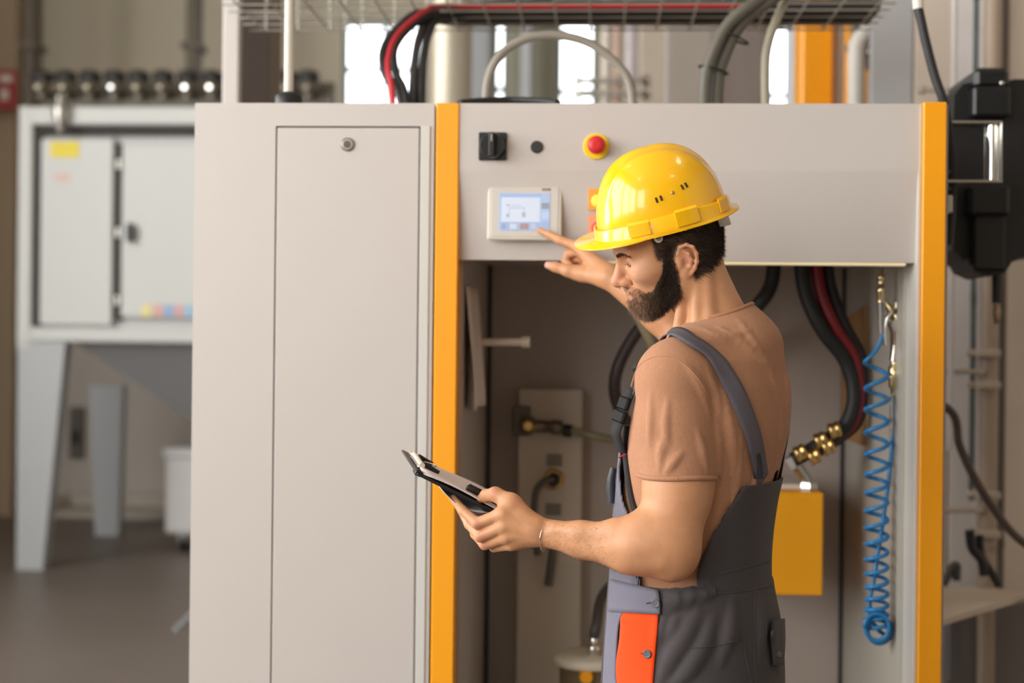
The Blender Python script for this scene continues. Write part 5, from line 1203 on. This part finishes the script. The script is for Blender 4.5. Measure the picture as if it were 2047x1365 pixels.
shell_panel('front_bib', zq(1185), zq(893), front_sel, .013, .0028, FRONTM, over)
# lavender front panels of the trousers, with the orange-red pocket insert
patch('front_panel', ov, ([(1219, 1150), (1214, 1230), (1209, 1300), (1206, 1362), (1204, 1450), (1206, 1600)], [(1300, 1185), (1245, 1225), (1233, 1300), (1234, 1375), (1262, 1450), (1270, 1600)]), .003, .003, FRONTM, over, PORG, 30, 10)
patch('waistband', ov, ([(1221, 1158), (1217, 1190), (1216, 1222)], [(1316, 1180), (1319, 1205), (1319, 1228)]), .005, .004, FRONTM, over, PORG, 8, 14)
pk = patch('pocket_insert', ov, ([(1241, 1222), (1240, 1270), (1232, 1330), (1237, 1380), (1258, 1440)], [(1316, 1227), (1312, 1280), (1308, 1330), (1303, 1380), (1292, 1440)]), .0025, .003, ORNGM, over, PORG, 14, 12)
def button(uv, off, par):
    p = hit(ov, [uv], off=off)[0]; n_ = ov.grad(np.array([p]))[0]
    b_ = MB().lathe(Vector(p), Vector(n_), [(0, .0075), (.0015, .0078), (.0025, .0072), (.0022, .0055), (.0016, .0045)], 24).build('button', mat('button_grey', '56535c', .4), par)
    d_, s1, s2 = basis(n_)
    for a, b in ((1, 1), (1, -1), (-1, 1), (-1, -1)): MB().lathe(Vector(p) + Vector(n_) * .0014 + (s1 * a + s2 * b) * .0016, Vector(n_), [(0, .0007), (.0006, .0007)], 8).build('button_hole', mat('button_hole', '2b292e', .6), par)
button((1311, 1206), .008, over); button((1294, 1307), .005, over)
seam('buttonhole', ov, [(1292, 1206), (1303, 1204)], .0011, BACKM, over, off=.0075)
seam('buttonhole', ov, [(1281, 1306), (1289, 1306)], .0011, mat('thread_dark', '5a2a1a', .8), over, off=.0045)
for nm, uv, off in (('waist_seam', [(1420, 1160), (1425, 1152), (1470, 1140), (1520, 1126), (1540, 1120)], .002), ('waist_seam', [(1428, 1188), (1470, 1184), (1517, 1176), (1545, 1170)], .002), ('side_seam', [(1422, 1150), (1428, 1170), (1430, 1190)], .002),
                    ('pocket_edge', [(1378, 1295), (1420, 1292), (1460, 1284), (1487, 1276)], .002), ('pocket_seam', [(1486, 1276), (1492, 1320), (1502, 1364)], .002), ('back_seam', [(1510, 1178), (1508, 1250), (1510, 1364)], .002), ('pocket_tab', [(1487, 1278), (1492, 1298)], .002)):
    seam(nm, Both(ov, Off(bibf, .0108)), uv, .0012, BACKM, over, off=.0005)
# flap pocket at the far hip
patch('flap_pocket', ov, ([(1545, 1240), (1543, 1280), (1548, 1330)], [(1566, 1236), (1567, 1280), (1564, 1330)]), .008, .006, BACKM, over, PORG, 8, 5)
MB().lathe(Vector(hit(ov, [(1557, 1308)], off=.012)[0]), V(.6, -.8, 0), [(0, .006), (.002, .006), (.003, .004)], 16).build('button', mat('button_grey', '56535c', .4), over)
# ---- straps
def on_shirt(uvs, f=shirtF): return [Vector(p) for p in hit(f, uvs)]
top = on_shirt([(1372, 680), (1420, 712), (1458, 765), (1484, 820), (1502, 870), (1512, 915), (1520, 958)])
sh_top = SHL + V(.02, .045, .075)
fr1 = P(1300, 712, -.50); fr2 = P(1262, 775, -.50)
pre = project(sbase, np.array([list(P(1262, 790, -.50)), list(P(1285, 735, -.52)), list(P(1312, 700, -.53)), list(P(1340, 682, -.535))]), .004)
ribbon('strap', sbase, [Vector(p) for p in pre] + top, .036, .006, .0025, mat('strap_grey', '59535b', .75, var=.06, scale=200, bump=.25, bscale=900), over, PORG)
# far strap: from the right shoulder down to the bib
far = project(sbase, np.array([list(P(1560, 720, -.30)), list(P(1580, 790, -.33)), list(P(1570, 860, -.36)), list(P(1553, 915, -.38)), list(P(1545, 955, -.40))]), .004)
ribbon('strap', sbase, [Vector(p) for p in far], .034, .006, .0025, mat('strap_dark', '2c292b', .8), over, PORG)
seam('elastic_strap', shirtF, [(1510, 905), (1514, 930), (1516, 955)], .009, mat('strap_dark', '2c292b', .8), over, off=.001)
# buckle and black webbing on the chest
bk0, bk1 = Vector(P(1251, 798, -.515)), Vector(P(1238, 838, -.515)); dB = (bk1 - bk0).normalized(); nB = V(-.8, -.5, .2); nB = (nB - dB * nB.dot(dB)).normalized(); sB = nB.cross(dB)
Mb = Matrix(((sB.x, nB.x, dB.x, bk0.x), (sB.y, nB.y, dB.y, bk0.y), (sB.z, nB.z, dB.z, bk0.z), (0, 0, 0, 1)))
MB().box((-.016, -.004, -.004), (.016, .006, .020), .003, Mb).box((-.019, -.003, .022), (.019, .007, .044), .003, Mb).build('buckle', mat('buckle_black', '0c0c0d', .65, var=.1, spec=.25), over)
WEB = mat('webbing_black', '1d1b1d', .8, var=.1, scale=200)
wb_ = [P(1262, 778, -.50), P(1254, 800, -.512), P(1243, 835, -.515), P(1232, 862, -.515), P(1238, 885, -.51), P(1244, 905, -.50)]
ribv = []
sp_ = spline(wb_, 6)
for i, p in enumerate(sp_):
    ribv += [p + sB * -.015, p + sB * .015]
m_ = MB(); m_.add(ribv, [(2 * i, 2 * i + 1, 2 * i + 3, 2 * i + 2) for i in range(len(sp_) - 1)], True); o_ = m_.build('webbing', WEB, over); o_.modifiers.new('thickness', 'SOLIDIFY').thickness = .003
seam('bib_lining', shirtF, [(1254, 850), (1252, 900), (1256, 950), (1264, 1000), (1274, 1030)], .007, WEB, over, off=.001)
MB().tube([P(1236, 915, -.525), P(1250, 908, -.525)], .0015, 6).build('red_thread', mat('red_thread', 'b02030', .7), over)
MB().lathe(P(1276, 738, -.53), V(-.6, -.3, .5), [(0, .008), (.006, .009), (.01, .006)], 14).build('strap_slider', BLACK, over)
# boots (below the frame)
for s, st in ((1, .04), (-1, -.05)):
    an = V(hipc.x, hipc.y, .0) + lf * (.11 * s) + fw * (st - .01); bt = Field()
    bt.cone(an + V(0, 0, .06) - fw * .03, an + V(0, 0, .15) - fw * .005, .048, .052, .03); bt.cone(an + V(0, 0, .045) - fw * .04, an + V(0, 0, .04) + fw * .15, .046, .042, .03)
    bt.fn(lambda p: -p[:, 2] + .002, (0, 0, 0), 10, 'i', .004)
    vv, qq = surface_net(bt, np.array(an) - np.array([.3, .3, .02]), np.array(an) + np.array([.3, .3, .25]), .006); np_mesh('work_boot', vv, qq, mat('boot_leather', '3a2e26', .5, bump=.2), person, PORG)
# clip-on tool in the bib pocket
MB().tube(spline([P(1226, 935, -.50), P(1221, 965, -.50), P(1222, 1005, -.50)], 4), [.006, .010], 10).build('pocket_tool', mat('tool_dark_blue', '2b3038', .45), over)
# ------------------------------------------------------------------ hard hat
YEL = mat('helmet_yellow', 'fdbd05', .22, var=.01, scale=6, coat=.5)
a_h = math.radians(15.5)
ah = math.radians(-4)
gf0 = V(-math.cos(ah), math.sin(ah), 0); gl = V(-math.sin(ah), -math.cos(ah), 0)
gf = gf0 * math.cos(a_h) - V(0, 0, 1) * math.sin(a_h); gu = V(0, 0, 1) * math.cos(a_h) + gf0 * math.sin(a_h)
gl, gu = gl * math.cos(HROL) + gu * math.sin(HROL), gu * math.cos(HROL) - gl * math.sin(HROL)
GC = P(1327, 443, -.455)                              # centre of the rim plane
def G(x, y, z): return GC + gf * x + gl * y + gu * z
hat = thing('hard_hat', GC, 'glossy yellow hard hat worn low on the worker head', 'hard hat')
HLf, HLb, HWd, HHt = .124, .120, .106, .139
def dome(phi, t, off=0.0):
    """phi round the head (0 = front), t 0 rim .. 1 crown"""
    e = t * math.pi / 2; c, s = math.cos(e), math.sin(e)
    rad = max(c, 0) ** (.74 + .10 * max(0, -math.cos(phi))); zz = s ** 1.04
    x = math.cos(phi); y = math.sin(phi); ax = HLf if x > 0 else HLb
    n = 2.25; k = (abs(x) ** n + abs(y) ** n) ** (-1 / n)
    rf = 1.0 - .03 * (1 - t)
    px, py, pz = x * k * ax * rad, y * k * HWd * rad, HHt * zz
    if x > 0: px -= .020 * math.sin(math.pi * min(t, 1)) * x ** 2 * .2
    # raised centre ridge and two side ridges
    rdg = math.exp(-(py / .016) ** 2) * .005 * min(1, t * 2.2) + math.exp(-((abs(py) - .045) / .010) ** 2) * .0025 * (1 if t > .45 else max(0, (t - .25) / .2))
    nx, ny, nz = px / ax ** 2, py / HWd ** 2, pz / HHt ** 2; L = math.sqrt(nx * nx + ny * ny + nz * nz) + 1e-9
    o = off + rdg
    return (px + nx / L * o, py + ny / L * o, pz + nz / L * o)
NP, NT = 96, 30
mb = MB(); vs = []
for j in range(NT):
    for i in range(NP): vs.append(G(*dome(2 * math.pi * i / NP, j / NT)))
vs.append(G(0, 0, HHt + .005))
fs = [(j * NP + i, j * NP + (i + 1) % NP, (j + 1) * NP + (i + 1) % NP, (j + 1) * NP + i) for j in range(NT - 1) for i in range(NP)] + [((NT - 1) * NP + i, (NT - 1) * NP + (i + 1) % NP, NT * NP) for i in range(NP)]
mb.add(vs, fs, True); sh_ = mb.build('shell', YEL, hat); sh_.modifiers.new('thickness', 'SOLIDIFY').thickness = .003
# rim band with raised slot housings and the brim
def rim_r(phi): x, y, z = dome(phi, 0); return x, y
mb = MB(); vs = []
steps = [(-.001, .0, .0), (.002, .0, .020), (.0055, 0, .018), (.006, 0, .004), (.008, 0, .000), (.013, 0, -.003), (.0135, 0, -.005), (.008, 0, -.004), (-.001, 0, -.002)]
for (o, _, z) in steps:
    for i in range(NP):
        ph = 2 * math.pi * i / NP; x, y = rim_r(ph); L = math.hypot(x / HLf ** 2, y / HWd ** 2); nx, ny = x / HLf ** 2 / L, y / HWd ** 2 / L
        front = max(0, math.cos(ph)); pk_ = (max(0, front - .35) / .65); ext = 0; dz = 0
        if o > .009: ext = -.006 + (.040 * (1 - (1 - pk_) ** 2.4) if pk_ > 0 else 0); dz = .002 * pk_; ext += .013 * max(0, -math.cos(ph)) ** 1.5
        zz = z * (1 - .0 * front)
        if .001 < o < .007: zz = z + .010 * (.5 - .5 * math.cos(2 * ph)) * (z > .01)
        vs.append(G(x + nx * (o + ext), y + ny * (o + ext), zz + dz))
S_ = len(steps); fs = [(j * NP + i, j * NP + (i + 1) % NP, (j + 1) * NP + (i + 1) % NP, (j + 1) * NP + i) for j in range(S_ - 1) for i in range(NP)]
mb.add(vs, fs, True); rb_ = mb.build('brim', YEL, hat)
# slot housings: raised tapered blocks along the rim band
def side_block(name, ph0, ph1, z0, z1, off, m=YEL):
    n = 8; vs = []
    for (z, o) in ((z0, .0), (z0, off), (z1, off * .8), (z1 + .004, .0)):
        for i in range(n + 1):
            ph = ph0 + (ph1 - ph0) * i / n; x, y = rim_r(ph); L = math.hypot(x / HLf ** 2, y / HWd ** 2); nx, ny = x / HLf ** 2 / L, y / HWd ** 2 / L; oo = .004 + o
            vs.append(G(x + nx * oo, y + ny * oo, z))
    fs = [(j * (n + 1) + i, j * (n + 1) + i + 1, (j + 1) * (n + 1) + i + 1, (j + 1) * (n + 1) + i) for j in range(3) for i in range(n)]
    fs += [(0, n + 1, 2 * n + 2, 3 * n + 3), (n, 4 * n + 3, 3 * n + 2, 2 * n + 1)]
    return MB().add(vs, fs).build(name, m, hat)
for s in (1, -1):
    side_block('slot_housing', s * .95, s * 1.25, .004, .026, .005); side_block('slot_housing', s * 1.62, s * 1.95, .004, .030, .006); side_block('slot_housing', s * 2.35, s * 2.6, .004, .026, .005)
    # vent slots and rivet on the side
    for (ph, t) in ((1.42, .285), (1.495, .292), (1.88, .335), (1.96, .343)):
        a0, a1 = G(*dome(s * ph, t - .022, .0006)), G(*dome(s * (ph - .01), t + .022, .0006)); MB().tube([a0, (a0 + a1) / 2 + gl * s * .0003, a1], .0018, 8).build('vent_slot', mat('vent_dark', '2a1a08', .7), hat)
    c_ = G(*dome(s * 1.69, .312)); nrm = (Vector(G(*dome(s * 1.69, .312, .01))) - c_).normalized(); MB().lathe(c_, nrm, [(0, .0034), (.001, .0034), (.0018, .002)], 14).build('rivet', mat('rivet_beige', 'c9a46a', .35, metal=.5), hat)
    # cream clip of the suspension under the rim
    cc = G(.030, s * .099, -.009); MB().lathe(cc, gl * s, [(-.004, .0080), (.002, .0080), (.003, .0064)], 20).box(G(.03, s * .092, 0) - V(.009, .002, .0), G(.03, s * .092, .0) + V(.009, .002, .02)).build('chin_clip', mat('clip_cream', 'd8cfc2', .5), hat)
    MB().lathe(cc + gl * (s * .003), gl * s, [(0, .0045), (.001, .0045)], 16).build('clip_slot', mat('clip_taupe', '8f857a', .6), hat)  # darker round face on the clip
# suspension headband and rear adjuster
ringp = [G(.094 * math.cos(a) - .004, .082 * math.sin(a), -.002 + .006 * math.cos(a)) for a in [2 * math.pi * k / 48 for k in range(48)]]
vs = []
for p in ringp: vs += [p - gu * .004, p + gu * .026]
MB().add(vs, [(2 * i, 2 * ((i + 1) % 48), 2 * ((i + 1) % 48) + 1, 2 * i + 1) for i in range(48)], True).build('headband', mat('band_cream', 'cfc5b8', .6), hat).modifiers.new('thickness', 'SOLIDIFY').thickness = .0015
vs = []; nA = 14
for k in range(nA + 1):
    a = math.pi + (k / nA - .5) * 1.5; w = .5 + .5 * math.cos((k / nA - .5) * math.pi); vs += [G(.114 * math.cos(a) - .006, .096 * math.sin(a), -.014 - .020 * w), G(.112 * math.cos(a) - .004, .094 * math.sin(a), .006)]
MB().add(vs, [(2 * i, 2 * i + 2, 2 * i + 3, 2 * i + 1) for i in range(nA)], True).build('rear_adjuster', mat('band_cream', 'cfc5b8', .6), hat).modifiers.new('thickness', 'SOLIDIFY').thickness = .002
# ------------------------------------------------------------------ clipboard, papers, pen
c0 = P(835, 945, -.60); y2 = -.42
for _ in range(30): y2 += .225 - (P(804, 898, y2) - c0).length
e2 = (P(804, 898, y2) - c0).normalized(); y1 = -.60
for _ in range(30): y1 -= (P(979, 1017, y1) - c0).dot(e2) / max(e2.y, .3)
e1 = (P(979, 1017, y1) - c0).normalized(); e2 = (e2 - e1 * e2.dot(e1)).normalized(); e3 = e1.cross(e2)
if e3.z < 0: e3 = -e3
Mc = Matrix(((e1.x, e2.x, e3.x, c0.x), (e1.y, e2.y, e3.y, c0.y), (e1.z, e2.z, e3.z, c0.z), (0, 0, 0, 1)))
cbd = thing('clipboard', c0, 'black clipboard with paper held in the worker left hand', 'clipboard')
MB().box((0, 0, -.0045), (.31, .225, 0), .0012, Mc).build('board', mat('clipboard_black', '232023', .4, var=.1), cbd)
pv = []; n1, n2 = 16, 8
for i in range(n1 + 1):
    for j in range(n2 + 1):
        a, b = i / n1, j / n2; z = .003 + .0045 * math.sin(a * math.pi) * (1 - b * .6) + .002 * math.sin(a * 9 + b * 3); pv.append(Mc @ V(.012 + .285 * a, .006 + .205 * b, z))
pm = MB().add(pv, [(i * (n2 + 1) + j, (i + 1) * (n2 + 1) + j, (i + 1) * (n2 + 1) + j + 1, i * (n2 + 1) + j + 1) for i in range(n1) for j in range(n2)], True)
pp_ = pm.build('paper_sheets', mat('paper_white', 'e9dcd8', .7, var=.02), cbd); sd_ = pp_.modifiers.new('thickness', 'SOLIDIFY'); sd_.thickness = .0022
MB().box((.008, .065, .0), (.040, .165, .006), .002, Mc).build('clip_plate', STEEL, cbd)
MB().tube([Mc @ V(.014, .06, .008), Mc @ V(.014, .17, .008)], .0052, 14).build('clip_spring', mat('clip_pale', 'd9d2c4', .35, metal=.4), cbd)
for y in (.072, .150): MB().tube([Mc @ V(.018, y, .011), Mc @ V(.050, y, .0085)], .0042, 10).build('clip_lever', BLACK, cbd)
MB().tube([Mc @ (V(.036, .112, .010) + V(.013 * math.cos(a), .017 * math.sin(a), .003 * math.cos(a))) for a in [2 * math.pi * k / 20 for k in range(21)]], .0012, 6).build('clip_ring', CHROME, cbd)
MB().box((.03, .105, .006), (.04, .12, .008), .001, Mc).build('clip_tab', mat('tab_orange', 'd98a55', .5), cbd)
MB().box((-.004, .004, -.006), (.010, .03, .004), .002, Mc).build('corner_guard', BLACK, cbd)
pn_ = thing('marker_pen', Mc @ V(.17, .03, .01), 'black marker pen lying on the clipboard near the thumb', 'pen')
p0, p1 = Mc @ V(.098, .028, .0135), Mc @ V(.195, .028, .0125); dpn = (p1 - p0)
MB().lathe(p0, dpn, [(0, .004), (.002, .0058), (.035, .0062), (.036, .0056), (.094, .0056), (.097, .0035)], 18).build('barrel', mat('pen_black', '1b1718', .35, var=.1), pn_)
MB().box((.100, .026, .0195), (.132, .030, .0212), .0006, Mc).build('pocket_clip', BLACK, pn_)
# folded white card beneath the board, held by the fingers
fc = []; 
for i in range(9):
    for j in range(7):
        a, b = i / 8, j / 6; fc.append(Mc @ V(.052 + .10 * a, .004 + .09 * b, -.007 - .013 * math.sin(math.pi * a) * (1 - b * .5)))
fo_ = MB().add(fc, [(i * 7 + j, (i + 1) * 7 + j, (i + 1) * 7 + j + 1, i * 7 + j + 1) for i in range(8) for j in range(6)], True).build('folded_card', mat('card_white', 'e6e6e6', .6, var=.01)); fo_.modifiers.new('thickness', 'SOLIDIFY').thickness = .001
tag(fo_, 'folded white card held under the clipboard by the fingers', 'card')
# thin bracelet on the left wrist
wr = WRL + (ELL_ - WRL) * .05; dW, w1, w2 = basis(ELL_ - WRL)
rp = project(body, np.array([list(wr + w1 * .04 * math.cos(a) + w2 * .04 * math.sin(a)) for a in [2 * math.pi * k / 40 for k in range(40)]]), .0012, 10)
rp = [Vector(p) + V(0, 0, -.0062) for p in rp]; rp.append(rp[0])
br = MB().tube(rp, .0008, 6, caps=False).build('bracelet', CHROME); tag(br, 'thin silver chain bracelet on the left wrist of the worker', 'bracelet')
